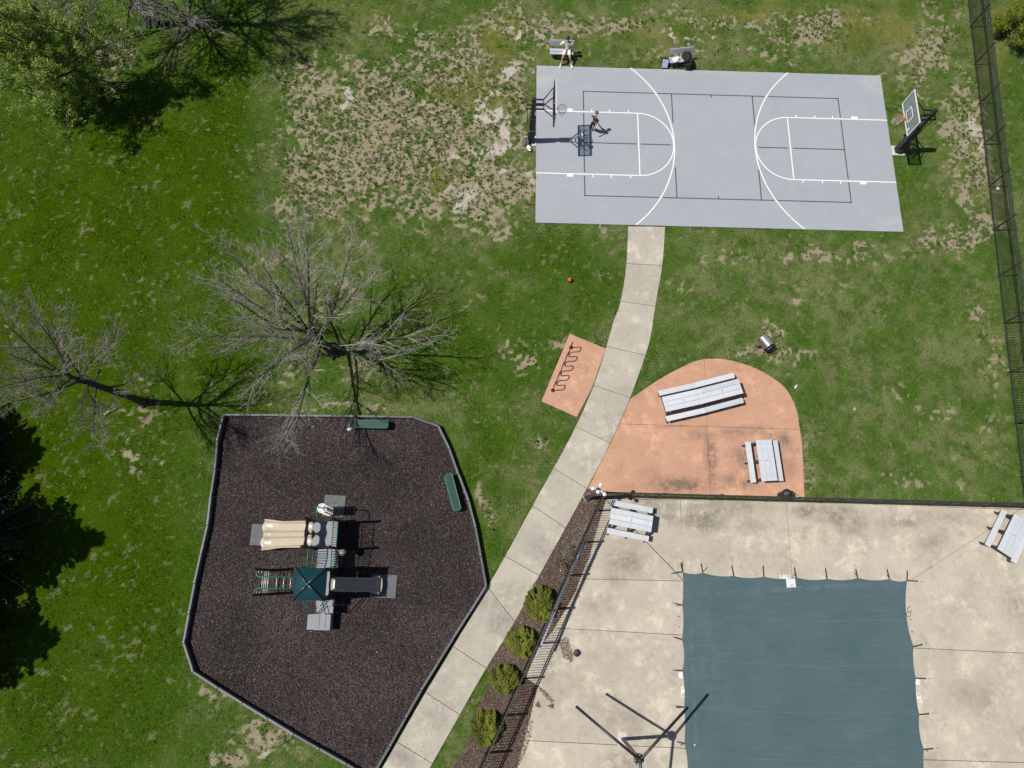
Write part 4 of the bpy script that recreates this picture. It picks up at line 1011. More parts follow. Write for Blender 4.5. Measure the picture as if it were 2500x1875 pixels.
# ------------------------------------------------------------------ people
def skin_mesh(name, pts, edges, mat, parent, org, sub=2, root=0):
    me = bpy.data.meshes.new(name); me.from_pydata([tuple(Vector(p) - org) for p, r in pts], edges, []); me.update()
    o = bpy.data.objects.new(name, me); C.objects.link(o)
    md = o.modifiers.new('s', 'SKIN'); md.use_smooth_shade = True; md.branch_smoothing = 0.6
    sv = me.skin_vertices[0].data if me.skin_vertices else None
    if sv is None:
        with bpy.context.temp_override(object=o, active_object=o): bpy.ops.mesh.customdata_skin_add()
        sv = me.skin_vertices[0].data
    for i, (p, r) in enumerate(pts):
        sv[i].radius = (r, r) if not isinstance(r, tuple) else r; sv[i].use_root = (i == root)
    ss = o.modifiers.new('u', 'SUBSURF'); ss.levels = sub; ss.render_levels = sub
    dg = bpy.context.evaluated_depsgraph_get(); m2 = bpy.data.meshes.new_from_object(o.evaluated_get(dg))
    bpy.data.objects.remove(o); m2.materials.clear(); m2.materials.append(mat); m2.name = name
    m2.polygons.foreach_set('use_smooth', [True] * len(m2.polygons))
    return inst(name, m2, parent, (0, 0, 0))
def person(J, label, skinm, hairm, shirt, legs, shoe, org, look, long_legs, sock=None, sc=1.0):
    t = thing('person', org, label, 'person'); V = {k: Vector(v) for k, v in J.items()}
    pts = []; ed = []
    def a(p, r, par=None):
        pts.append((p, r * sc if not isinstance(r, tuple) else r)); i = len(pts) - 1
        if par is not None: ed.append((par, i))
        return i
    pel = a(V['pelvis'], .115); w = a(V['pelvis'].lerp(V['chest'], .45), .11, pel); ch = a(V['chest'], .13, w)
    nb = a(V['chest'].lerp(V['neck'], .75), .075, ch); nk = a(V['neck'], .052, nb)
    hd = V['head']; up = (hd - V['neck']).normalized()
    jaw = a(hd - up * .06 + look * .025, .070, nk); hc = a(hd + up * .02, .092, jaw); top = a(hd + up * .085, .066, hc)
    a(hd - up * .015 + look * .115, .014, hc)
    side = up.cross(look).normalized()
    for s in (-1, 1): a(hd + side * s * .098 - up * .01, .016, hc)
    for s in ('L', 'R'):
        sh = a(V['sh' + s], .062, ch); el = a(V['el' + s], .043, sh); wr = a(V['ha' + s].lerp(V['el' + s], .25), .031, el)
        pm = a(V['ha' + s], .036, wr)
        fd = (V['ha' + s] - V['el' + s]).normalized(); sd_ = fd.cross(Vector((0, 0, 1)))
        sd_ = sd_.normalized() if sd_.length > .1 else Vector((1, 0, 0)); dn = sd_.cross(fd)
        for q, ln in ((-1.5, .055), (-.5, .07), (.5, .066), (1.5, .05)):
            f1 = a(V['ha' + s] + fd * .05 + sd_ * q * .019, .0095, pm); a(V['ha' + s] + fd * (.05 + ln) + sd_ * q * .021 - dn * .025, .008, f1)
        f1 = a(V['ha' + s] + fd * .01 + sd_ * (-.045 if s == 'L' else .045), .010, pm); a(V['ha' + s] + fd * .05 + sd_ * (-.062 if s == 'L' else .062) - dn * .02, .009, f1)
        hp = a(V['hip' + s], .088, pel); kn = a(V['kn' + s], .056, hp); an_ = a(V['an' + s], .036, kn); a(V['to' + s].lerp(V['an' + s], .25), .032, an_)
    body = skin_mesh('body', pts, ed, skinm, t, org)
    # shirt
    pts = []; ed = []
    p0 = a(V['pelvis'] - (V['chest'] - V['pelvis']) * .22, .126); w = a(V['pelvis'].lerp(V['chest'], .45), .130, p0); ch = a(V['chest'], .142, w); nb = a(V['chest'].lerp(V['neck'], .80), .080, ch)
    for s in ('L', 'R'):
        sh = a(V['sh' + s], .066, ch); a(V['sh' + s].lerp(V['el' + s], .82), .062, sh)
    shirt_o = skin_mesh('shirt', pts, ed, shirt, t, org)
    pts = []; ed = []
    p1 = a(V['pelvis'].lerp(V['chest'], .30), .118); p0 = a(V['pelvis'], .128, p1)
    for s in ('L', 'R'):
        hp = a(V['hip' + s], .105, p0)
        if long_legs: kn = a(V['kn' + s], .073, hp); a(V['an' + s].lerp(V['kn' + s], .08), .058, kn)
        else: a(V['hip' + s].lerp(V['kn' + s], .78), .094, hp)
    skin_mesh('trousers' if long_legs else 'shorts', pts, ed, legs, t, org)
    for s in ('L', 'R'):
        pts = []; ed = []
        an_, to = V['an' + s], V['to' + s]
        h0 = a(an_ - Vector((0, 0, .045)) + (an_ - to).normalized() * .06, .050); m_ = a(an_.lerp(to, .55) - Vector((0, 0, .02)), .054, h0); a(to + (to - an_).normalized() * .05, .046, m_)
        skin_mesh('shoe', pts, ed, shoe, t, org)
        if sock:
            pts = []; ed = []; i0 = a(an_ - Vector((0, 0, .03)), .044); a(an_.lerp(V['kn' + s], .28), .045, i0)
            skin_mesh('sock', pts, ed, sock, t, org)
    # hair cap, eyes, mouth
    bm = bmesh.new(); bmesh.ops.create_icosphere(bm, subdivisions=3, radius=1)
    from mathutils import noise as mn
    for v in list(bm.verts):
        if v.co.dot(up) < -.25 or (v.co.dot(look) > .62 and v.co.dot(up) < .25): bm.verts.remove(v)
    for v in bm.verts: v.co = hd + up * .03 - look * .008 + v.co * .112 * sc * (1 + .14 * mn.noise(v.co * 5)) - org
    me = bpy.data.meshes.new('hair'); bm.to_mesh(me); bm.free(); me.materials.append(hairm); me.polygons.foreach_set('use_smooth', [True] * len(me.polygons))
    inst('hair', me, t, (0, 0, 0))
    for s in (-1, 1): MB().sphere(hd + look * .088 + side * s * .034 + up * .012 - org, .012, 8, 6).build('eye', M['black_print'], t)
    MB().box(hd + look * .094 - up * .052 - org, (.04, .012, .010)).build('mouth', M['maroon_cloth'], t)
    return t
bz = lambda x, y, z: P(1330 + x * .0603, 80 + y * .0603, z)
pelv = Vector((3.20, 26.90, .57))
J = dict(pelvis=pelv, chest=Vector((3.20, 26.985, .93)), neck=Vector((3.205, 26.95, 1.13)), head=bz(935, 235, 1.27),
         shL=bz(735, 385, 1.03), shR=bz(1105, 410, 1.03), elL=bz(625, 520, .78), elR=bz(1180, 535, .78), haL=bz(775, 655, .63), haR=bz(1010, 665, .63),
         hipL=Vector((3.10, 26.86, .55)), hipR=Vector((3.32, 26.86, .55)), knL=bz(735, 985, .50), knR=bz(1015, 1000, .50), anL=bz(665, 1230, .12), anR=bz(1075, 1245, .12), toL=bz(622, 1400, .085), toR=bz(1118, 1415, .085))
person(J, 'person in white shirt and shorts sitting on a bench with hands at the waist', M['skin'], M['black_hair'], M['white_cloth'], M['white_cloth'], M['white'], Vector((3.2, 26.5, 0)), Vector((-.05, -.86, -.5)).normalized(), False, M['white_cloth'])
z3 = lambda x, y, z: P(1250 + x * .13562, 150 + y * .13562, z)
J = dict(pelvis=z3(1472, 1105, .80), chest=z3(1512, 1035, 1.10), neck=z3(1514, 985, 1.30), head=z3(1522, 938, 1.42),
         shL=z3(1470, 985, 1.20), shR=z3(1548, 1050, 1.17), elL=z3(1442, 985, 1.0), elR=z3(1528, 1110, .95), haL=z3(1427, 948, .82), haR=z3(1484, 1200, .74),
         hipL=z3(1455, 1105, .76), hipR=z3(1492, 1125, .76), knL=z3(1432, 1135, .44), knR=z3(1482, 1180, .42), anL=z3(1428, 1180, .13), anR=z3(1462, 1213, .13), toL=z3(1412, 1190, .085), toR=z3(1448, 1238, .085))
person(J, 'red haired person in black reaching down with both arms on the court', M['skin_pale'], M['ginger_hair'], M['black_cloth'], M['black_cloth'], M['black_cloth'], z3(1462, 1222, 0), Vector((-.45, -.75, -.35)).normalized(), True, None, .88)
em = MB().box((0, 0, 0), (.05, .012, .05)).build('shirt_mark', M['white_line'], None)
em.parent = [o for o in C.objects if o.name == 'person.001'][0]; em.location = z3(1505, 1045, 1.10) - em.parent.location + Vector((-.06, -.135, .03))

def ball(loc, mat, seam, label, r=.12):
    t = thing('basketball', loc, label, 'ball')
    MB().sphere((0, 0, 0), r, 24, 16).build('shell', mat, t)
    m = MB()
    for ax in range(2):
        rot = (Matrix.Identity(3), Matrix.Rotation(math.pi / 2, 3, 'X'))[ax]
        m.tube([rot @ Vector((r * 1.0 * math.cos(a), r * 1.0 * math.sin(a), 0)) for a in np.linspace(0, 2 * math.pi, 25)], .004, 4, False)
    for s in (-1, 1): m.tube([Vector((r * math.cos(a) * .98, s * (.5 * r + .3 * r * math.cos(2 * a)), r * math.sin(a) * .86)) for a in np.linspace(0, 2 * math.pi, 25)], .004, 4, False)
    m.build('seams', seam, t)
    t.rotation_euler = (.5, .7, .2); return t
ball(P(1391, 683, .12), M['basketball'], M['seam'], 'orange basketball lying on the grass left of the sidewalk')
Rz = Matrix.Rotation(-YAW, 3, 'Z')
ball(Rz @ Vector((2.34, 21.6, 1.07)), M['white'], M['bolt'], 'white ball bouncing above the court in the shadow of the backboard', .115)

# ------------------------------------------------------------------ picnic tables
PLK = {}
def picnic(loc, rz, label, tilt=0.0):
    t = thing('picnic_table', loc, label, 'picnic table', rz, 'pale grey picnic tables')
    L = 1.83
    if not PLK:
        PLK['top'] = MB().box((0, 0, 0), (L, .228, .045), None, .006).mesh('top_plank', M['plank'])
        PLK['seat'] = MB().box((0, 0, 0), (L, .245, .045), None, .006).mesh('seat_plank', M['plank'])
        f = MB()
        f.box((0, 0, .68), (.085, .66, .07)).box((0, 0, .385), (.085, 1.44, .075), None, .01)
        for s in (-1, 1): f.box((0, s * .455, .345), (.08, .11, .80), Matrix.Rotation(s * math.radians(31), 3, 'X'), .006)
        for s in (-1, 1): f.sphere((0, s * .67, .045), .065, 8, 6, (.8, 1.6, .75))
        PLK['frame'] = f.mesh('leg_frame', M['dark_frame'])
        PLK['bolt'] = MB().lathe([(.011, 0), (.011, .004), (.006, .006)], 6).mesh('bolt', M['bolt'])
        PLK['hole'] = MB().lathe([(.024, 0), (.024, .0015)], 12).mesh('umbrella_hole', M['hole'])
    for y in (-.237, 0, .237):
        o = inst('top_plank', PLK['top'], t, (RND.uniform(-.004, .004), y, .735), (0, 0, RND.uniform(-.0015, .0015)))
        for x in (-.74, 0, .74):
            for dy in (-.05, .05): inst('bolt', PLK['bolt'], o, (x, dy, .0222))
        if y == 0: inst('umbrella_hole', PLK['hole'], o, (.02 - .09 * (0), 0, .0226))
    for y in (-.612, .612):
        o = inst('seat_plank', PLK['seat'], t, (RND.uniform(-.01, .01), y, .445), (0, 0, RND.uniform(-.003, .003)))
        for x in (-.74, 0, .74):
            for dy in (-.055, .055): inst('bolt', PLK['bolt'], o, (x, dy, .0222))
    for x in (-.80, 0, .80): inst('leg_frame', PLK['frame'], t, (x, 0, .002))
    return t
zt = .03
picnic(Vector((8.31, 8.02, zt)), math.radians(13.8), 'pale grey picnic table on the patio nearest the sidewalk, end to end with another')
picnic(Vector((10.075, 8.495, zt)), math.radians(15.6), 'pale grey picnic table in the middle of the patio, end to end with another')
picnic(Vector((11.86, 5.37, zt)), math.radians(-86.2), 'pale grey picnic table standing alone on the stained part of the patio')
picnic(Vector((5.79, 2.67, .036)), math.radians(-10.4), 'pale grey picnic table on the pool deck in the fence corner')
picnic(Vector((22.33, 2.28, .036)), math.radians(56.2), 'pale grey picnic table cut off by the right edge on the pool deck')

# ------------------------------------------------------------------ bike rack
Ba, Bb = P(1394, 849), P(1349.5, 953.5)
d = Bb - Ba; Lb = d.length; t = thing('bike_rack', Ba + Vector((0, 0, .028)), 'black serpentine tube bike rack on the small terracotta pad', 'bike rack', math.atan2(d.y, d.x))
H = .86; nL = 5; stp = Lb / (2 * nL - 1); pts = [(0, 0, 0.0)]
r_ = stp / 2
for k in range(nL):
    xa = 2 * k * stp
    for a in np.linspace(math.pi, 0, 9): pts.append((xa + r_ + r_ * math.cos(a), 0, H - r_ + r_ * math.sin(a)))
    if k < nL - 1:
        for a in np.linspace(math.pi, 2 * math.pi, 9): pts.append((xa + stp + r_ + r_ * math.cos(a), 0, .10 + r_ + r_ * math.sin(a)))
pts.append((Lb, 0, 0))
MB().tube(pts, .024, 10).build('tube', M['black_metal'], t)
for x in (0, Lb): MB().lathe([(.095, 0), (.095, .010), (.05, .014)], 18, (x, 0, .001)).build('flange', M['dark_steel'], t)

# ------------------------------------------------------------------ pedestal grill
g0 = P(1852, 848.5); t = thing('pedestal_grill', g0, 'worn silver hooded pedestal grill standing on the lawn above the patio', 'grill', math.radians(-54))
MB().tube([(0, 0, -.05), (0, 0, .72)], .055, 12).build('post', M['dark_steel'], t)
gb = MB().box((0, .0, .76), (.54, .44, .10), None, .006)
for s in (-1, 1): gb.box((s * .262, 0, .86), (.015, .43, .14))
gb.build('fire_box', M['rust'], t)
hd = MB(); nA = 14
for q in range(2):
    rr = .225 - q * .012
vs = []; fs = []
for x in (-.26, .26):
    for i in range(nA + 1):
        a = math.pi * i / nA * .80 + .12; vs.append((x, .04 + .215 * math.cos(a), .83 + .20 * math.sin(a)))
n1 = nA + 1
fs = [(i, i + 1, n1 + i + 1, n1 + i) for i in range(nA)] + [tuple(range(nA, -1, -1)), tuple(range(n1, 2 * n1))]
MB().add(vs, fs, False).build('hood', M['grill_steel'], t)
MB().box((0, -.235, .83), (.50, .13, .012)).build('front_shelf', M['rust'], t)
for x in (-.2, .2): MB().tube([(x, -.18, .80), (x, -.30, .83)], .01, 6).build('shelf_bracket', M['dark_steel'], t)
MB().tube([(-.20, .22, 1.0), (-.20, .27, 1.03), (.0, .28, 1.03), (.0, .22, 1.0)], .011, 6).build('handle', M['cap'], t)
MB().tube([(.30, -.10, .80), (.36, -.10, .82), (.36, .10, .82), (.30, .10, .80)], .010, 6).build('grate_handle', M['cap'], t)

# ------------------------------------------------------------------ coal bin by the fence
cb_ = P(1924, 1204, .95); cb_.z = .03
t = thing('coal_bin', cb_, 'round black domed bin with rod handles on the patio by the fence', 'bin')
MB().lathe([(.13, 0), (.15, .05), (.165, .55), (.165, .78)], 22).build('drum', M['dark_steel'], t)
MB().lathe([(.205, .78), (.205, .81), (.185, .87), (.12, .92), (.03, .94)], 22).build('lid', M['pad_black'], t)
for y, l in ((.09, .27), (-.0, .38)): MB().tube([(.15, y, .80), (l, y + .015, .80)], .016, 8).build('rod_handle', M['rust'], t)
MB().tube([(-.05, 0, .925), (-.04, 0, .97), (.04, 0, .97), (.05, 0, .925)], .012, 6).build('lid_handle', M['cap'], t)

# ------------------------------------------------------------------ lamp post with white globes
lb = Vector((4.06, 3.64, .0)); t = thing('lamp_post', lb, 'black lamp post with four white round lamps at the fence corner', 'lamp post')
MB().box((0, 0, .03), (.37, .37, .06), Matrix.Rotation(.5, 3, 'Z'), .01).build('footing', M['concrete_new'], t)
MB().box((0, 0, .075), (.32, .32, .03), Matrix.Rotation(.5, 3, 'Z'), .006).build('base_plate', M['black_metal'], t)
MB().box((0, 0, 1.62), (.125, .125, 3.12), Matrix.Rotation(.5, 3, 'Z'), .012).box((0, 0, 3.185), (.17, .17, .03), Matrix.Rotation(.5, 3, 'Z'), .006).build('shaft', M['black_metal'], t)
for k, (x, y) in enumerate(((-.23, .03), (.10, .19), (-.02, -.10), (.24, -.19))):
    an = math.atan2(y, x)
    o = MB().tube([(.06 * math.cos(an), .06 * math.sin(an), 3.17), (x * .7, y * .7, 3.26), (x, y, 3.22)], .026, 8).build('lamp_arm', M['white'], t)
    MB().lathe([(.025, .05), (.066, .03), (.084, -.02), (.08, -.055), (.02, -.075)], 18, (x, y, 3.24)).build('lamp_head', M['white'], t)

# ------------------------------------------------------------------ umbrella frame without canopy
ub = Vector((5.322, -6.03, .036)); t = thing('umbrella_frame', ub, 'tall shade umbrella frame without canopy beside the pool', 'umbrella frame')
MB().box((-.02, .0, .003), (.36, .50, .006), Matrix.Rotation(-.05, 3, 'Z')).build('footing', M['concrete_new'], t)
MB().tube([(0, 0, 0), (0, 0, 3.36)], .07, 16).build('pole', M['post_rust'], t)
hub = MB().lathe([(.19, 3.36), (.19, 3.385), (.12, 3.40)], 24).build('hub_plate', M['black_metal'], t)
for a in np.linspace(0, 2 * math.pi, 7)[:-1]: MB().lathe([(.024, 0), (.024, .012), (.014, .02)], 8, (.15 * math.cos(a + .3), .15 * math.sin(a + .3), 3.386)).build('bolt', M['cap'], hub)
sdv = P(1566, 1890, 3.12) - P(1563, 1851, 3.42)
ends = [Vector((3.16, -4.44, 2.58)), Vector((7.38, -4.42, 2.6)), ub + Vector((.02, -.02, 3.44)) + sdv.normalized() * 2.75]
for e in ends:
    e = e - ub; s = Vector((.04 * (1 if e.x > 0 else -1), .0, 3.44)); dd = (e - s)
    MB().tube([Vector((.02, -.02, 3.46)), s.lerp(e, .5), e], .052, 12).build('arm', M['black_metal'], t)
MB().sphere((.02, -.02, 3.46), .075, 12, 8).build('hub_cap', M['black_metal'], t)

# ------------------------------------------------------------------ playground structure
O = Vector((-7.10, .30, 0)); pg = thing('playground_structure', O, 'play structure with teal roof, beige slides, bridge and monkey bars', 'play structure')
q6 = lambda x, y, z: P(580 + .22901 * x, 1180 + .22901 * y, z) - O
def pb(mb, name, mat, parent=None): return mb.build(name, mat, parent or pg)
XE, XW = -6.57 - O.x, -7.66 - O.x
N0, N1, S0, S1 = 1.26 - O.y, 2.38 - O.y, -.72 - O.y, .38 - O.y
DZ = 1.2
for (x, y, h) in ((XW, N0, 2.57), (XE, N0, 2.57), (XW, N1, 2.57), (XE, N1, 2.57), (XW, S0, 3.15), (XE, S0, 3.15), (XW, S1, 3.15), (XE, S1, 3.15)):
    pb(MB().tube([(x, y, -.05), (x, y, h)], .058, 12).lathe([(.062, h), (.062, h + .02), (.02, h + .045)], 12, (x, y, 0)), 'post', M['brown_post'])
def deckplate(x0, x1, y0, y1, z, name='deck'):
    m = MB().box(((x0 + x1) / 2, (y0 + y1) / 2, z - .025), (x1 - x0, y1 - y0, .05), None, .006)
    return pb(m, name, M['deck_grey'])
deckplate(XW + .02, XE - .02, N0 + .02, N1 - .02, DZ); deckplate(XW + .02, XE - .02, S0 + .02, S1 - .02, DZ)
def railing(a, b, z0a, z1a, z0b, z1b, n, r=.016):
    m = MB(); a, b = Vector(a), Vector(b)
    m.tube([(a.x, a.y, z1a), (b.x, b.y, z1b)], .021, 8); m.tube([(a.x, a.y, z0a), (b.x, b.y, z0b)], .019, 8)
    o = pb(m, 'guard_rail', M['green_steel'])
    for i in range(n):
        t_ = (i + .5) / n; p = a.lerp(b, t_)
        MB().tube([(p.x, p.y, z0a + (z0b - z0a) * t_), (p.x, p.y, z1a + (z1b - z1a) * t_)], r * .8, 6).build('bar', M['green_steel'], o)
railing((XE, N0 + .08, 0), (XE, N1 - .08, 0), DZ + .12, 2.2, DZ + .12, 2.2, 10)
# bridge with plank steps
bw0, bw1 = XW + .12, XE - .06
for i in range(7):
    y = S1 + .06 + (N0 - S1 - .08) * (i + .5) / 7
    pb(MB().box(((bw0 + bw1) / 2 + .09, y, DZ - .06 - .05 * math.sin(math.pi * (i + .5) / 7)), (bw1 - bw0 - .2, (N0 - S1) / 7 - .018, .04), None, .006), 'bridge_plank', M['deck_grey'])
for xx in (bw0 + .02, XE): railing((xx, S1, 0), (xx, N0, 0), DZ - .02, 2.0, DZ + .05, 2.12, 9)
# transfer stairs and platform on the south side
for i, (ya, yb, z) in enumerate(((S0 - .02, S0 - .31, .98), (S0 - .31, S0 - .62, .78))):
    pb(MB().box(((XW + XE) / 2 + .17, (ya + yb) / 2, z - .02), (.68, .29, .04), None, .006), 'stair_tread', M['deck_grey'])
    pb(MB().box(((XW + XE) / 2 + .17, yb + .012, z - .11), (.66, .02, .14)), 'stair_riser', M['deck_grey'])
for xx in (XW + .14, XW + .26, XE - .22, XE - .06):
    pb(MB().tube([(xx, S0, 2.05), (xx, S0 - .15, 2.0), (xx, S0 - .60, 1.30), (xx, S0 - .62, 1.1), (xx, S0 - .62, .58)], .019, 8), 'hand_rail', M['green_steel'])
pl = deckplate(XE - .82, XE - .16, S0 - 1.27, S0 - .62, .58, 'transfer_platform')
for k in (-.12, .14): MB().box((XE - .49 + k, S0 - .93, .582), (.02, .55, .006)).build('tread_strip', M['mat_grey'], pl)
pb(MB().box((XE - .49, S0 - 1.265, .3), (.64, .02, .55)).box((XE - .165, S0 - .95, .3), (.02, .62, .55)), 'platform_skirt', M['deck_grey'])
deckplate(XE - 1.16, XE - .83, S0 - 1.27, S0 - .64, .34, 'transfer_step')
for x, y in ((XE - .78, S0 - 1.22), (XE - .2, S0 - 1.22), (XE - 1.12, S0 - 1.22), (XE - 1.12, S0 - .68)): pb(MB().tube([(x, y, -.05), (x, y, .32)], .03, 8), 'platform_leg', M['brown_post'])
g1, g2 = q6(758, 1580, .3), q6(830, 1580, .3)
pb(MB().tube([(g1.x, g1.y + .1, .05), g1, g2, (g2.x, g2.y + .1, .05)], .022, 8), 'grab_bar', M['green_steel'])
# roof
rc = Vector((-7.045, -.165, 0)) - O; hw = .60; ze = 3.17; zp = 3.62
rm = MB()
for k in range(4):
    a = math.pi / 2 * k; R3 = RZ(a); nG = 7
    tri_ = []
    for i in range(nG):          # ribbed slope panel: strips parallel to the eave with small steps
        f0, f1 = i / nG, (i + 1) / nG
        def pt(f, s, dz): w_ = hw * (1 - f); return rc + R3 @ Vector((w_, s * w_, ze + (zp - ze) * (f ** .9) + dz))
        tri_ += [pt(f0, -1, .010), pt(f0, 1, .010), pt(f1, 1, -.004), pt(f1, -1, -.004)]
    rm.add(tri_, [(4 * i, 4 * i + 1, 4 * i + 2, 4 * i + 3) for i in range(nG)] + [(4 * i + 3, 4 * i + 2, 4 * i + 5, 4 * i + 4) for i in range(nG - 1)])
    c0, c1 = rc + R3 @ Vector((hw, hw, ze + .01)), rc + Vector((0, 0, zp))
    rm.tube([c0, c0.lerp(c1, .5) + Vector((0, 0, .03)), c1], [.035, .035, .05], 8)
    e0, e1 = rc + R3 @ Vector((hw, -hw, 0)), rc + R3 @ Vector((hw, hw, 0))
    rm.add([(e0.x, e0.y, ze + .012), (e1.x, e1.y, ze + .012), (e1.x, e1.y, ze - .09), (e0.x, e0.y, ze - .09)], [(0, 3, 2, 1)])
ro = pb(rm, 'roof', M['teal_roof']); MB().sphere(rc + Vector((0, 0, zp + .01)), .07, 12, 8, (1, 1, .5)).build('roof_cap', M['teal_roof'], ro)
# slides: swept cross-sections
def slide(path, widths, prof, name, mat):
    vs = []; fs = []; m = len(prof)
    for (p, dirx), w in zip(path, widths):
        for (c, h) in prof: vs.append((p.x, p.y + c * w / 2, p.z + h))
    for i in range(len(path) - 1):
        for j in range(m - 1): fs.append((i * m + j, i * m + j + 1, (i + 1) * m + j + 1, (i + 1) * m + j))
    o = MB().add(vs, fs, True).build(name, mat, pg)
    s = o.modifiers.new('thick', 'SOLIDIFY'); s.thickness = .025; s.offset = 0
    return o
prof2 = []
for c in np.linspace(-1, 1, 49):
    a = abs(c); h = .16 * sstep(.84, .93, a) - .05 * sstep(.94, 1.0, a)
    h += .13 * (1 - sstep(.08, .30, a)) - .022 * (1 - sstep(.0, .05, a)) * 2 + .045 * min(1, abs(a - .55) / .33) ** 2.2
    prof2.append((c, float(h)))
pth = []; wid = []
yc = 1.815 - O.y
for s in np.linspace(0, 1, 30):
    x = -7.60 - s * 2.26
    z = 1.18 if s < .06 else 1.18 - .80 * float(sstep(.06, .98, np.array(s)) * .35 + .65 * np.clip((s - .06) / .80, 0, 1))
    z = max(z, .36)
    pth.append((Vector((x - O.x, yc, z)), 0)); wid.append(1.10 + .20 * float(sstep(.55, 1.0, np.array(s))))
sl = slide(pth, wid, prof2, 'double_slide', M['beige_plastic'])
# rounded lips at the exit
for s in (-1, 1):
    m = MB(); n = 14; c = Vector((-9.84 - O.x, yc + s * .32, .36)); pts_ = [c + Vector((-.16 * math.sin(math.pi * i / n), (i / n - .5) * .60, .0)) for i in range(n + 1)]
    m.prism([(p.x, p.y) for p in reversed(pts_)] , .33, .365); m.build('exit_lip', M['beige_plastic'], sl)
prof1 = [(float(c), float(.16 * sstep(.62, .85, abs(c)) - .04 * sstep(.88, 1, abs(c)))) for c in np.linspace(-1, 1, 25)]
pth = []; wid = []
for s in np.linspace(0, 1, 26):
    x = -6.62 + s * 1.80; z = 1.19 if s < .12 else max(.36, 1.19 - .84 * (s - .12) / .76)
    pth.append((Vector((x - O.x, -.17 - O.y, z)), 0)); wid.append(.56 + .20 * float(sstep(.75, 1, np.array(s))))
sl1 = slide(pth, wid, prof1, 'single_slide', M['beige_plastic'])
MB().prism([(-4.82 - O.x + .10 * math.cos(a), -.17 - O.y + .36 * math.sin(a)) for a in np.linspace(-math.pi / 2, math.pi / 2, 12)], .33, .365).build('exit_lip', M['beige_plastic'], sl1)
# slide entrance panels
def panel(x, y0, y1, z0, z1, opens, mat, name):
    """upright board in the plane x with rounded openings and a wavy top"""
    n = 40; m = MB()
    top = [(y0 + (y1 - y0) * i / n, z1 + .05 * math.cos(4 * math.pi * i / n)) for i in range(n + 1)]
    bot = []
    for i in range(n + 1):
        y = y0 + (y1 - y0) * i / n; zb = z0
        for (oc, ow, oh) in opens:
            q = (y - oc) / ow
            if abs(q) < 1: zb = max(zb, z0 + oh * math.sqrt(1 - q ** 4))
        bot.append((y, zb))
    vs = []
    for dx in (-.015, .015): vs += [(x + dx, y, z) for y, z in bot] + [(x + dx, y, z) for y, z in top]
    k = n + 1; fs = []
    for i in range(n):
        fs += [(i, i + 1, k + i + 1, k + i), (2 * k + i + 1, 2 * k + i, 3 * k + i, 3 * k + i + 1), (k + i, k + i + 1, 3 * k + i + 1, 3 * k + i), (i + 1, i, 2 * k + i, 2 * k + i + 1)]
    m.add(vs, fs); return pb(m, name, mat)
panel(XW - .01, N0 + .03, N1 - .03, DZ + .0, 2.22, [(N0 + .30, .24, .62), (N1 - .30, .24, .62)], M['brown_post'], 'slide_panel')
panel(XE + .02, S0 + .05, S1 - .05, DZ, 2.1, [((S0 + S1) / 2, .30, .72)], M['brown_post'], 'slide_panel')
# monkey bars to the west
zr = 2.16
ry0, ry1 = -.55 - O.y, .32 - O.y
xw_end = -9.45 - O.x
yr1, yr0 = q6(400, 998, zr).y, q6(400, 1122, zr).y
for (yy, py, nm) in ((yr1, .36 - O.y, 1), (yr0, -.61 - O.y, 0)):
    s = 1 if py > yy else -1
    pb(MB().tube([(XW + .02, yy, zr + .02), (xw_end + .14, yy, zr), (xw_end + .05, yy + s * .03, zr), (xw_end, yy + s * .1, zr), (xw_end - .0, py, zr)], .024, 8), 'ladder_rail', M['green_steel'])
    pb(MB().tube([(xw_end, py, -.05), (xw_end, py, 2.40)], .056, 12).lathe([(.06, 2.40), (.06, 2.415), (.02, 2.44)], 12, (xw_end, py, 0)), 'post', M['brown_post'])
for xz in (262, 415, 490, 565):
    x = q6(xz, 1060, zr).x; pb(MB().tube([(x, yr0, zr), (x, yr1, zr)], .018, 8), 'rung', M['rung'])
for z in (.55, .82, 1.05): pb(MB().tube([(xw_end, -.61 - O.y, z), (xw_end, .36 - O.y, z)], .018, 8), 'rung', M['rung'])
for yy, s in ((.36 - O.y, 1), (-.61 - O.y, -1)):
    for z in (1.5, 1.9): pb(MB().tube([(xw_end, yy, z), (xw_end, yy - s * .13, z), (xw_end, yy - s * .13, z - .3)], .014, 6), 'hand_hold', M['rung'])
# disc climber at the north side
db = Vector((-7.22, 2.86, 0)) - O
for z in (.30, .62, .94, 1.26, 1.58):
    o = MB(); n = 24; ro_, ri = .20, .155
    o.tube([(db.x + .18 * math.cos(a), db.y + .18 * math.sin(a), z) for a in np.linspace(0, 2 * math.pi, n + 1)], .028, 8, False)
    for a in np.linspace(0, 2 * math.pi, 6)[:-1]: o.box((db.x + .11 * math.cos(a), db.y + .11 * math.sin(a), z), (.13, .07, .025), RZ(a))
    o.lathe([(.07, z - .03), (.075, z), (.05, z + .03)], 12, (db.x, db.y, 0))
    pb(o, 'climber_disc', M['white'])
pb(MB().tube([(db.x, db.y, -.05), (db.x, db.y, 2.45), (db.x + .02, db.y - .03, 2.66), (db.x + .06, db.y - .12, 2.76), (db.x + .1, N1, 2.76), (db.x + .1, N1, 2.2)], .026, 8), 'climber_pole', M['green_steel'])
pb(MB().lathe([(.15, .0), (.15, .12), (.12, .2), (.05, .24)], 18, (-6.36 - O.x, 1.12 - O.y, .9)).tube([(-6.57 - O.x, 1.2 - O.y, .98), (-6.36 - O.x, 1.12 - O.y, .98)], .03, 8), 'bubble_window', mk('grey bubble', (.30, .30, .31), None, 5, .25))
pb(MB().sphere((XE - .02, N0 + .01, 2.62), .05, 10, 8), 'red_knob', M['red'])
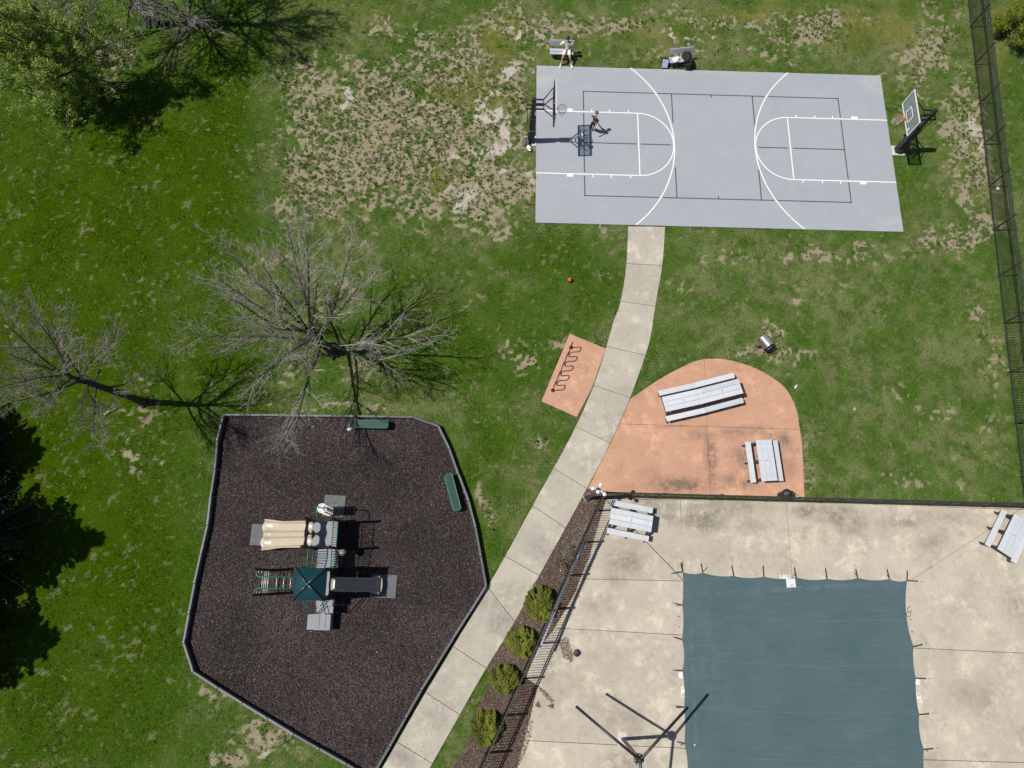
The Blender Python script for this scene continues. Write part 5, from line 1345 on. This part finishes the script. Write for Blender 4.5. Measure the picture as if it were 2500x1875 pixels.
# wear mats
for (x, y, w, h, lab) in ((-7.07, 3.12, .92, .92, 'grey rubber mat under the disc climber'), (-10.02, 1.83, 1.05, .90, 'grey rubber mat at the foot of the double slide'), (-4.72, -.22, 1.1, .95, 'grey rubber mat at the foot of the single slide')):
    o = MB().box((0, 0, .035), (w, h, .03), None, .008).build('rubber_mat', M['mat_grey'], None, (x, y, 0.012), (0, 0, RND.uniform(-.04, .04))); tag(o, lab, 'mat', 'rubber mats in the playground')
# green benches
def green_bench(a, b, label):
    c = (a + b) / 2; c.z = 0; d = b - a; L = d.length
    t = thing('playground_bench', c, label, 'bench', math.atan2(d.y, d.x), 'green playground benches')
    w = .34; n = 10; pts_ = []
    for sx in (1, -1):
        for i in range(n + 1):
            a_ = -math.pi / 2 + math.pi * i / n; pts_.append((sx * (L / 2 - .09 + .09 * math.cos(a_)), sx * (w / 2 - .09) * (1 if math.sin(a_) > 0 else -1) + sx * .09 * math.sin(a_)))
    s = MB().prism(pts_, .425, .445).build('seat', M['green_bench'], t)
    MB().tube([(p[0], p[1], .435) for p in pts_ + pts_[:1]], .022, 8, False).build('rim', M['green_steel'], s)
    for y in np.linspace(-.10, .10, 5): MB().box((0, float(y), .449), (L - .14, .022, .008)).build('slat', M['green_bench'], s)
    for sx in (-1, 1): MB().tube([(sx * (L / 2 - .3), -.12, 0), (sx * (L / 2 - .3), -.10, .42), (sx * (L / 2 - .3), .10, .42), (sx * (L / 2 - .3), .12, 0)], .028, 8).build('leg', M['black_metal'], t)
green_bench(P(852, 1034, .45), P(947, 1036, .45), 'green backless bench under the branches at the top of the playground')
green_bench(P(1094, 1158, .45), P(1117, 1246, .45), 'green backless bench slanting along the right playground border')

# ------------------------------------------------------------------ trees
def grow(rng, out, p, d, L, r, lev, maxlev, spec):
    n = 6 if lev < 2 else (5 if lev == 2 else 3); pts = [p.copy()]; rs = [r]; st = L / n; dirs = []
    for i in range(n):
        j = spec['wob'][min(lev, len(spec['wob']) - 1)]
        d = (d + Vector((rng.gauss(0, j), rng.gauss(0, j), rng.gauss(0, j) + spec['up'][min(lev, len(spec['up']) - 1)]))).normalized()
        p = p + d * st
        if p.z < .25: p.z = .25; d.z = abs(d.z) * .3
        pts.append(p.copy()); dirs.append(d.copy()); rs.append(max(r * (1 - .75 * (i + 1) / n), spec['rmin']))
    out.append((lev, pts, rs))
    if lev >= maxlev: return
    k = spec['kids'][lev]
    for c in range(k):
        t = spec['start'][lev] + (1 - spec['start'][lev]) * (c + rng.random()) / k; i = min(n - 1, int(t * n)); q = pts[i].lerp(pts[i + 1], t * n - i)
        dd = dirs[i]; ax = dd.orthogonal().normalized(); ax = Matrix.Rotation(rng.uniform(0, 6.283), 3, dd) @ ax
        ang = math.radians(rng.uniform(*spec['ang'][lev])); nd = (Matrix.Rotation(ang, 3, ax) @ dd).normalized()
        grow(rng, out, q, nd, L * spec['ratio'][lev] * rng.uniform(.6, 1.1) * (1.1 - .45 * t), max(spec['rmin'], rs[i] * rng.uniform(.45, .65)), lev + 1, maxlev, spec)
def tree(name, base, label, seed, limbs, spec, maxlev, trunk_h, trunk_r, lean=(0, 0), barkm='bark', twigm='twig', leaves=None, group='trees around the lawn', top=0.0):
    rng = random.Random(seed); t = thing(name, base, label, 'tree', 0, group); out = []
    tp = [Vector((0, 0, -.1)), Vector((lean[0] * .2, lean[1] * .2, trunk_h * .25)), Vector((lean[0] * .55, lean[1] * .55, trunk_h * .6)), Vector((lean[0], lean[1], trunk_h))]
    tr = [trunk_r * 1.35, trunk_r, trunk_r * .88, trunk_r * .75]
    if top: tp.append(Vector((lean[0] * 1.3, lean[1] * 1.3, trunk_h + top))); tr.append(trunk_r * .3)
    tm = MB().tube(tp, tr, 12)
    for k in range(7):
        a = k * .9 + rng.random(); tm.tube([(trunk_r * .6 * math.cos(a), trunk_r * .6 * math.sin(a), .25), (trunk_r * 1.9 * math.cos(a), trunk_r * 1.9 * math.sin(a), .02)], [trunk_r * .45, trunk_r * .2], 6)
    for (zf, az, el, L, r) in limbs:
        f = zf * (len(tp) - 2) + 1 if zf <= 1 else 1; i = min(len(tp) - 2, int(f)); p = tp[i].lerp(tp[i + 1], f - i)
        d = Vector((math.cos(az) * math.cos(el), math.sin(az) * math.cos(el), math.sin(el)))
        grow(rng, out, p, d, L, r, 0, maxlev, spec)
    cm = MB()
    for lev, pts, rs in out:
        if lev == 0: tm.tube(pts, rs, 7)
        else: cm.tube(pts, rs, 5 if lev == 1 else 3, lev < 2, True)
    tm.build('trunk', M[barkm], t); cr = cm.build('crown', M[twigm], t)
    if leaves:
        nl, size, mat, lv, spread = leaves
        tips = [pts for lev, pts, rs in out if lev >= lv]
        R = np.random.RandomState(seed); V = []; tone = []
        cen = []
        for _ in range(nl):
            pts = tips[R.randint(len(tips))]; q = pts[R.randint(1, len(pts))]; cen.append((q.x, q.y, q.z))
        cen = np.array(cen) + R.normal(0, spread, (nl, 3)); cen[:, 2] = np.maximum(cen[:, 2], .15)
        o = leaf_cloud('foliage', cen, size, mat, t, R)
    return t
def leaf_cloud(name, cen, size, mat, parent, R, out=None, tone=None):
    n = len(cen); a = R.normal(0, 1, (n, 3)); a /= np.linalg.norm(a, axis=1, keepdims=True)
    a[:, 2] *= .6
    b = R.normal(0, 1, (n, 3)); b -= a * (a * b).sum(1, keepdims=True) / np.maximum((a * a).sum(1, keepdims=True), 1e-6); b /= np.linalg.norm(b, axis=1, keepdims=True)
    s = size * R.uniform(.6, 1.3, (n, 1)); a = a * s; b = b * s * .55
    V = np.stack([cen - a, cen + b, cen + a, cen - b], 1).reshape(-1, 3)
    tn = np.clip(R.normal(.5, .25, n), 0, 1) if tone is None else np.clip(tone + R.normal(0, .2, n), 0, 1)
    return np_mesh(name, V, np.arange(len(V)).reshape(-1, 4), mat, dict(tone=np.repeat(tn, 4)), parent)
BARE = dict(wob=[.055, .075, .10, .13], up=[.055, .045, .03, .02], kids=[9, 6, 4], start=[.2, .15, .15], ang=[(20, 46), (22, 50), (24, 58)], ratio=[.56, .52, .55], rmin=.0052)
rng = random.Random(5); limbs = []
for k in range(16):
    az = k * 2.399 + rng.uniform(-.2, .2); f = k / 15
    el = math.radians(20 + 52 * f ** 1.15 + rng.uniform(-5, 5)); limbs.append((.3 + .7 * f, az, el, (5.3 - .5 * f) * rng.uniform(.88, 1.08), .075 - .02 * f))
SP1 = dict(BARE); SP1['up'] = [.035, .03, .02, .02]; SP1['kids'] = [10, 7, 4]; SP1['ratio'] = [.47, .5, .55]; SP1['start'] = [.26, .15, .15]; SP1['rmin'] = .0056
tree('bare_tree', P(812, 862), 'large bare grey tree with spreading branches above the playground', 12, limbs, SP1, 3, 2.2, .19, (-.30, .0), 'dark_bark', 'twig', top=.9)
rng = random.Random(9); limbs = []
for k in range(15):
    f = k / 14; az = k * 2.399 + rng.uniform(-.2, .2); el = math.radians(18 + 52 * f + rng.uniform(-6, 8)); limbs.append((.45 + .55 * f, az, el, rng.uniform(2.6, 3.5), .048))
SP2 = dict(BARE); SP2['kids'] = [9, 6, 4]; SP2['rmin'] = .0052
tree('bare_tree', P(352, 982), 'bare tree with a long dark trunk left of the playground', 31, limbs, SP2, 3, 4.3, .15, (-.25, -.25), 'dark_bark', 'twig_mid', top=1.4)
rng = random.Random(3); limbs = []
for k in range(40):
    f = k / 39; az = k * 2.399 + rng.uniform(-.2, .2); el = math.radians(-16 + 70 * f + rng.uniform(-6, 6)); limbs.append((.0 + 1.0 * f, az, el, (4.0 - .8 * f) * rng.uniform(.85, 1.1), .06))
SP3 = dict(BARE); SP3['up'] = [.01, -.01, -.04, -.05]; SP3['kids'] = [9, 6, 4]; SP3['rmin'] = .011
tree('bare_tree', P(372, 58), 'bare drooping tree cut off by the top edge', 44, limbs, SP3, 3, 7.8, .2, (.3, -.2), 'dark_bark', 'twig', top=2.4)
rng = random.Random(17); limbs = []
for k in range(18):
    f = k / 17; az = math.radians(-80 + rng.uniform(-85, 75)); el = math.radians(22 + 48 * f + rng.uniform(-8, 8)); limbs.append((.1 + .9 * f, az, el, rng.uniform(3.0, 4.7), .055))
SP4 = dict(BARE); SP4['up'] = [.05, .0, -.06, -.08]; SP4['kids'] = [7, 6, 3]
tree('leafing_tree', P(205, 185), 'tree with fresh green leaves leaning in at the upper left', 52, limbs, SP4, 3, 1.5, .12, (.1, -.5), 'dark_bark', 'twig_dark', leaves=(52000, .046, M['spring_leaf'], 3, .06), top=.8)
rng = random.Random(23); limbs = []
for k in range(9):
    f = k / 8; az = k * 2.399; el = math.radians(20 + 50 * f); limbs.append((.3 + .7 * f, az, el, rng.uniform(1.6, 2.4), .045))
tree('bare_tree', P(128, 62), 'small dark bare tree near the top left corner', 61, limbs, SP2, 2, 1.6, .09, (-.1, -.2), 'dark_bark', 'twig_dark', top=.8)
rng = random.Random(29); limbs = []
for k in range(16):
    f = k / 15; az = k * 2.399; el = math.radians(5 + 65 * f); limbs.append((.1 + .9 * f, az, el, rng.uniform(.9, 1.5), .04))
tree('lime_bush', P(2458, 92), 'lime green leafing bush behind the fence at the upper right corner', 71, limbs, SP2, 3, .7, .09, (.1, .1), 'dark_bark', 'twig_dark', leaves=(15000, .042, M['lime_leaf'], 2, .10), top=.8)

def conifer(base, h, r, label, seed):
    R = np.random.RandomState(seed); rng = random.Random(seed)
    t = thing('conifer', base, label, 'tree', 0, 'conifers at the left edge')
    MB().tube([(0, 0, -.1), (0, 0, h * .5), (0, 0, h)], [.2, .12, .02], 10).build('trunk', M['dark_bark'], t)
    bm_ = MB(); cen = []
    z = .7
    while z < h - .2:
        rr = r * (1 - z / h) ** .85 + .1; k = max(5, int(11 * (1 - z / h) + 5)); ph = rng.uniform(0, 6.28)
        for i in range(k):
            a = ph + 2 * math.pi * i / k + rng.gauss(0, .15); L = rr * rng.uniform(.5, 1.28); dz = -.22 * L
            bm_.tube([(0, 0, z), (L * .5 * math.cos(a), L * .5 * math.sin(a), z + dz * .3), (L * math.cos(a), L * math.sin(a), z + dz)], [.03, .02, .006], 4, False)
            n = int(95 * L) + 12; f = R.uniform(.12, 1, n) ** .8; wd = .26 * L * (1.05 - f) + .05; off = R.uniform(-1, 1, n) * wd
            cen.append(np.stack([f * L * math.cos(a) - off * math.sin(a), f * L * math.sin(a) + off * math.cos(a), z + dz * f + R.normal(0, .035, n) - abs(off) * .15], -1))
        z += rng.uniform(.26, .36)
    bm_.build('branches', M['twig_dark'], t)
    leaf_cloud('needles', np.concatenate(cen), .085, M['needle'], t, R)
conifer(P(-135, 1120), 7.2, 3.0, 'dark conifer at the left edge nearest the bare tree', 5)
conifer(P(-75, 1335), 9.4, 3.2, 'tall dark conifer in the middle of the left edge', 6)
conifer(P(-150, 1575), 8.2, 3.2, 'dark conifer low on the left edge', 7)

# ------------------------------------------------------------------ shrubs
def shrub(u, v, r, h, label, seed, asp=(1, 1)):
    R = np.random.RandomState(seed); b = P(u, v, .5 * h); b.z = .01
    t = thing('shrub', b, label, 'shrub', 0, 'clipped round shrubs along the fence')
    st = MB(); rng = random.Random(seed)
    for k in range(26):
        a = rng.uniform(0, 6.28); e = rng.uniform(.15, 1.4); L = r * rng.uniform(.6, .92); d = Vector((math.cos(a) * math.cos(e), math.sin(a) * math.cos(e), math.sin(e) * h / r * .8))
        st.tube([(0, 0, 0), d * L * .5 + Vector((0, 0, .1)), d * L + Vector((0, 0, .1))], [.018, .012, .004], 4, False)
    st.build('stems', M['twig_dark'], t)
    n = 24000; d = R.normal(0, 1, (n, 3)); d[:, 2] = np.abs(d[:, 2]); d /= np.linalg.norm(d, axis=1, keepdims=True)
    lump = 1 + .24 * (fbm(d[:, 0] * 2 + seed, d[:, 1] * 2 + d[:, 2], .55, seed, 3) - .5) * 2
    rad = R.uniform(.62, 1.0, n) ** .45 * lump
    cen = d * rad[:, None] * np.array([r * asp[0], r * asp[1], h]); cen[:, 2] += .05
    gap = fbm(d[:, 0] * 3 + 9, d[:, 1] * 3 + d[:, 2] * 2, .5, seed + 40, 3)
    keep = gap > .36; cen, dd, g2 = cen[keep], d[keep], gap[keep]
    fresh = fbm(dd[:, 0] * 1.5 + 4, dd[:, 1] * 1.5, .9, seed + 80, 3)
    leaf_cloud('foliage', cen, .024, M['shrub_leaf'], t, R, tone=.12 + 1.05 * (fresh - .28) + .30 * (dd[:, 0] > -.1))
for k, (u, v, lab) in enumerate(((1319, 1474, 'yellow green round shrub, the highest of four along the fence'), (1272, 1569, 'yellow green round shrub, second of four down the fence'), (1232, 1659, 'yellow green round shrub, third of four down the fence'), (1186, 1778, 'yellow green round shrub, the lowest of four along the fence'))):
    shrub(u, v, (.69, .64, .61, .66)[k], (.9, .8, .72, .8)[k], lab, 100 + k, ((.95, 1.08), (1.0, .96), (1.04, .92), (1.0, 1.03))[k])
rng = random.Random(77); limbs = []
t = thing('dry_shrub', P(1371, 1360), 'dry leafless twiggy shrub in the mulch bed by the fence', 'shrub'); out = []
SPD = dict(wob=[.14, .2, .25], up=[.03, .0, 0], kids=[6, 4], start=[.2, .2], ang=[(20, 60), (20, 60)], ratio=[.6, .5], rmin=.0042)
for k in range(34):
    a = rng.uniform(0, 6.28); e = math.radians(rng.uniform(15, 80)); grow(rng, out, Vector((0, 0, .02)), Vector((math.cos(a) * math.cos(e), math.sin(a) * math.cos(e), math.sin(e))), rng.uniform(.4, .62), .011, 0, 2, SPD)
m = MB()
for lev, pts, rs in out: m.tube(pts, rs, 4 if lev == 0 else 3, False)
m.build('twigs', mk('dry pale twig', (.30, .25, .19), (.18, .14, .11), 5, .9, 0, 0), t)
R = np.random.RandomState(4); tips = np.array([tuple(p[-1]) for l, p, r in out if l == 2]); leaf_cloud('buds', tips[R.randint(len(tips), size=500)] + R.normal(0, .02, (500, 3)), .014, M['spring_leaf'], t, R)

# ------------------------------------------------------------------ litter and small debris
def stick(pts, r, mat, name, label, cat):
    o = P(*pts[0][:2]); t = MB().tube([P(*p) - o for p in pts], r, 7).build(name, mat, None, o); tag(t, label, cat)
stick([(255, 1013, .05), (266, 1004, .06), (285, 997, .05)], [.05, .055, .03], M['pale_wood'], 'broken_branch', 'pale broken branch on the bark under the left bare tree', 'branch')
stick([(228, 158, .06), (250, 155, .08), (273, 157, .07)], [.05, .06, .07], M['dark_bark'], 'log', 'short dark log on the grass near the leafing tree', 'log')
stick([(768, 905, .05), (785, 903, .06), (800, 906, .05)], [.03, .035, .02], M['pale_wood'], 'broken_branch', 'pale broken branch under the large bare tree', 'branch')
o = MB().box((0, 0, .02), (.22, .14, .02), None, .005).build('litter', M['paper'], None, P(853, 1047, .01), (.1, .05, .8)); tag(o, 'white scrap beside the green bench in the playground', 'litter')
o = MB().tube([(-.12, 0, .05), (0, .01, .06), (.1, 0, .05)], [.045, .05, .03], 8).build('litter', M['paper'], None, P(1943, 944, 0), (0, 0, .9)); tag(o, 'white cup lying on the grass right of the patio', 'litter')
crumple('litter', P(2086, 999, .0), (.06, .08, .05), M['pale_wood'], 'pale crumpled paper on the right lawn', 'litter', 50)
crumple('litter', P(2435, 461, .0), (.09, .09, .10), M['paper'], 'white lump at the foot of the right fence', 'litter', 51)
crumple('black_scrap', P(1408, 1594, .036), (.14, .14, .14), M['pad_black'], 'black plastic scrap on the pool deck below the fence', 'scrap', 52, None, .3, .5, .2)
o = MB().box((0, 0, .004), (.04, .07, .008)).build('litter', M['paper'], None, P(1696, 1819, .056), (0, 0, .2)); tag(o, 'tiny white scrap on the lower left of the pool cover', 'litter')
# scattered dead leaves and flecks
def flecks(name, label, spots, n, size, mat, z, seed, cat):
    R = np.random.RandomState(seed); V = []
    cs = []
    for (u, v, ru, rv, w) in spots:
        k = int(n * w); uu = R.normal(u, ru, k); vv = R.normal(v, rv, k)
        for a, b in zip(uu, vv): q = P(a, b, z); cs.append((q.x, q.y, z))
    cs = np.array(cs); o = leaf_cloud(name, cs, size, mat, None, R); tag(o, label, cat, kind='stuff')
M['leaf_dead'] = leaf_mat('dead leaf flecks', (.16, .09, .05), (.62, .48, .30), 0)
M['leaf_dark'] = leaf_mat('dark flecks', (.02, .017, .015), (.06, .05, .04), 0)
flecks('dead_leaves', 'dry tan leaves and flecks along the playground border', [(780, 1022, 160, 5, .35), (535, 1040, 4, 30, .1), (490, 1330, 5, 120, .15), (1105, 1180, 20, 80, .1), (560, 1650, 60, 30, .2), (1050, 1640, 60, 90, .1), (700, 1500, 200, 200, .12), (930, 1250, 150, 120, .1)], 420, .028, M['leaf_dead'], .035, 8, 'leaves')
flecks('dark_flecks', 'dark crumbs and leaf bits on the sidewalk and deck', [(1060, 1740, 30, 50, .3), (1120, 1600, 30, 60, .2), (1400, 1600, 80, 120, .3), (1500, 1750, 120, 80, .2), (2350, 1450, 100, 80, .1), (1000, 1830, 40, 30, .3)], 160, .022, M['leaf_dark'], .042, 9, 'flecks')

M['dandelion'] = leaf_mat('yellow flower', (.55, .38, .02), (.85, .65, .04), 0)
flecks('dandelions', 'tiny yellow dandelion flowers scattered on the lawn', [(1100, 700, 300, 250, .5), (700, 560, 100, 60, .2), (1240, 1180, 40, 120, .25), (1700, 830, 60, 25, .15), (2100, 1000, 200, 200, .3), (850, 250, 300, 150, .3)], 110, .02, M['dandelion'], .06, 12, 'flowers')
M['white_fleck'] = leaf_mat('white fleck', (.6, .6, .58), (.85, .85, .84), 0)
flecks('white_flecks', 'tiny white flecks of litter and petals on the lawn and mulch', [(1150, 1760, 25, 60, .3), (900, 200, 350, 150, .5), (400, 1300, 150, 300, .3), (1300, 600, 300, 150, .3), (2000, 950, 200, 150, .2), (800, 1400, 150, 200, .15)], 130, .016, M['white_fleck'], .06, 13, 'flecks')
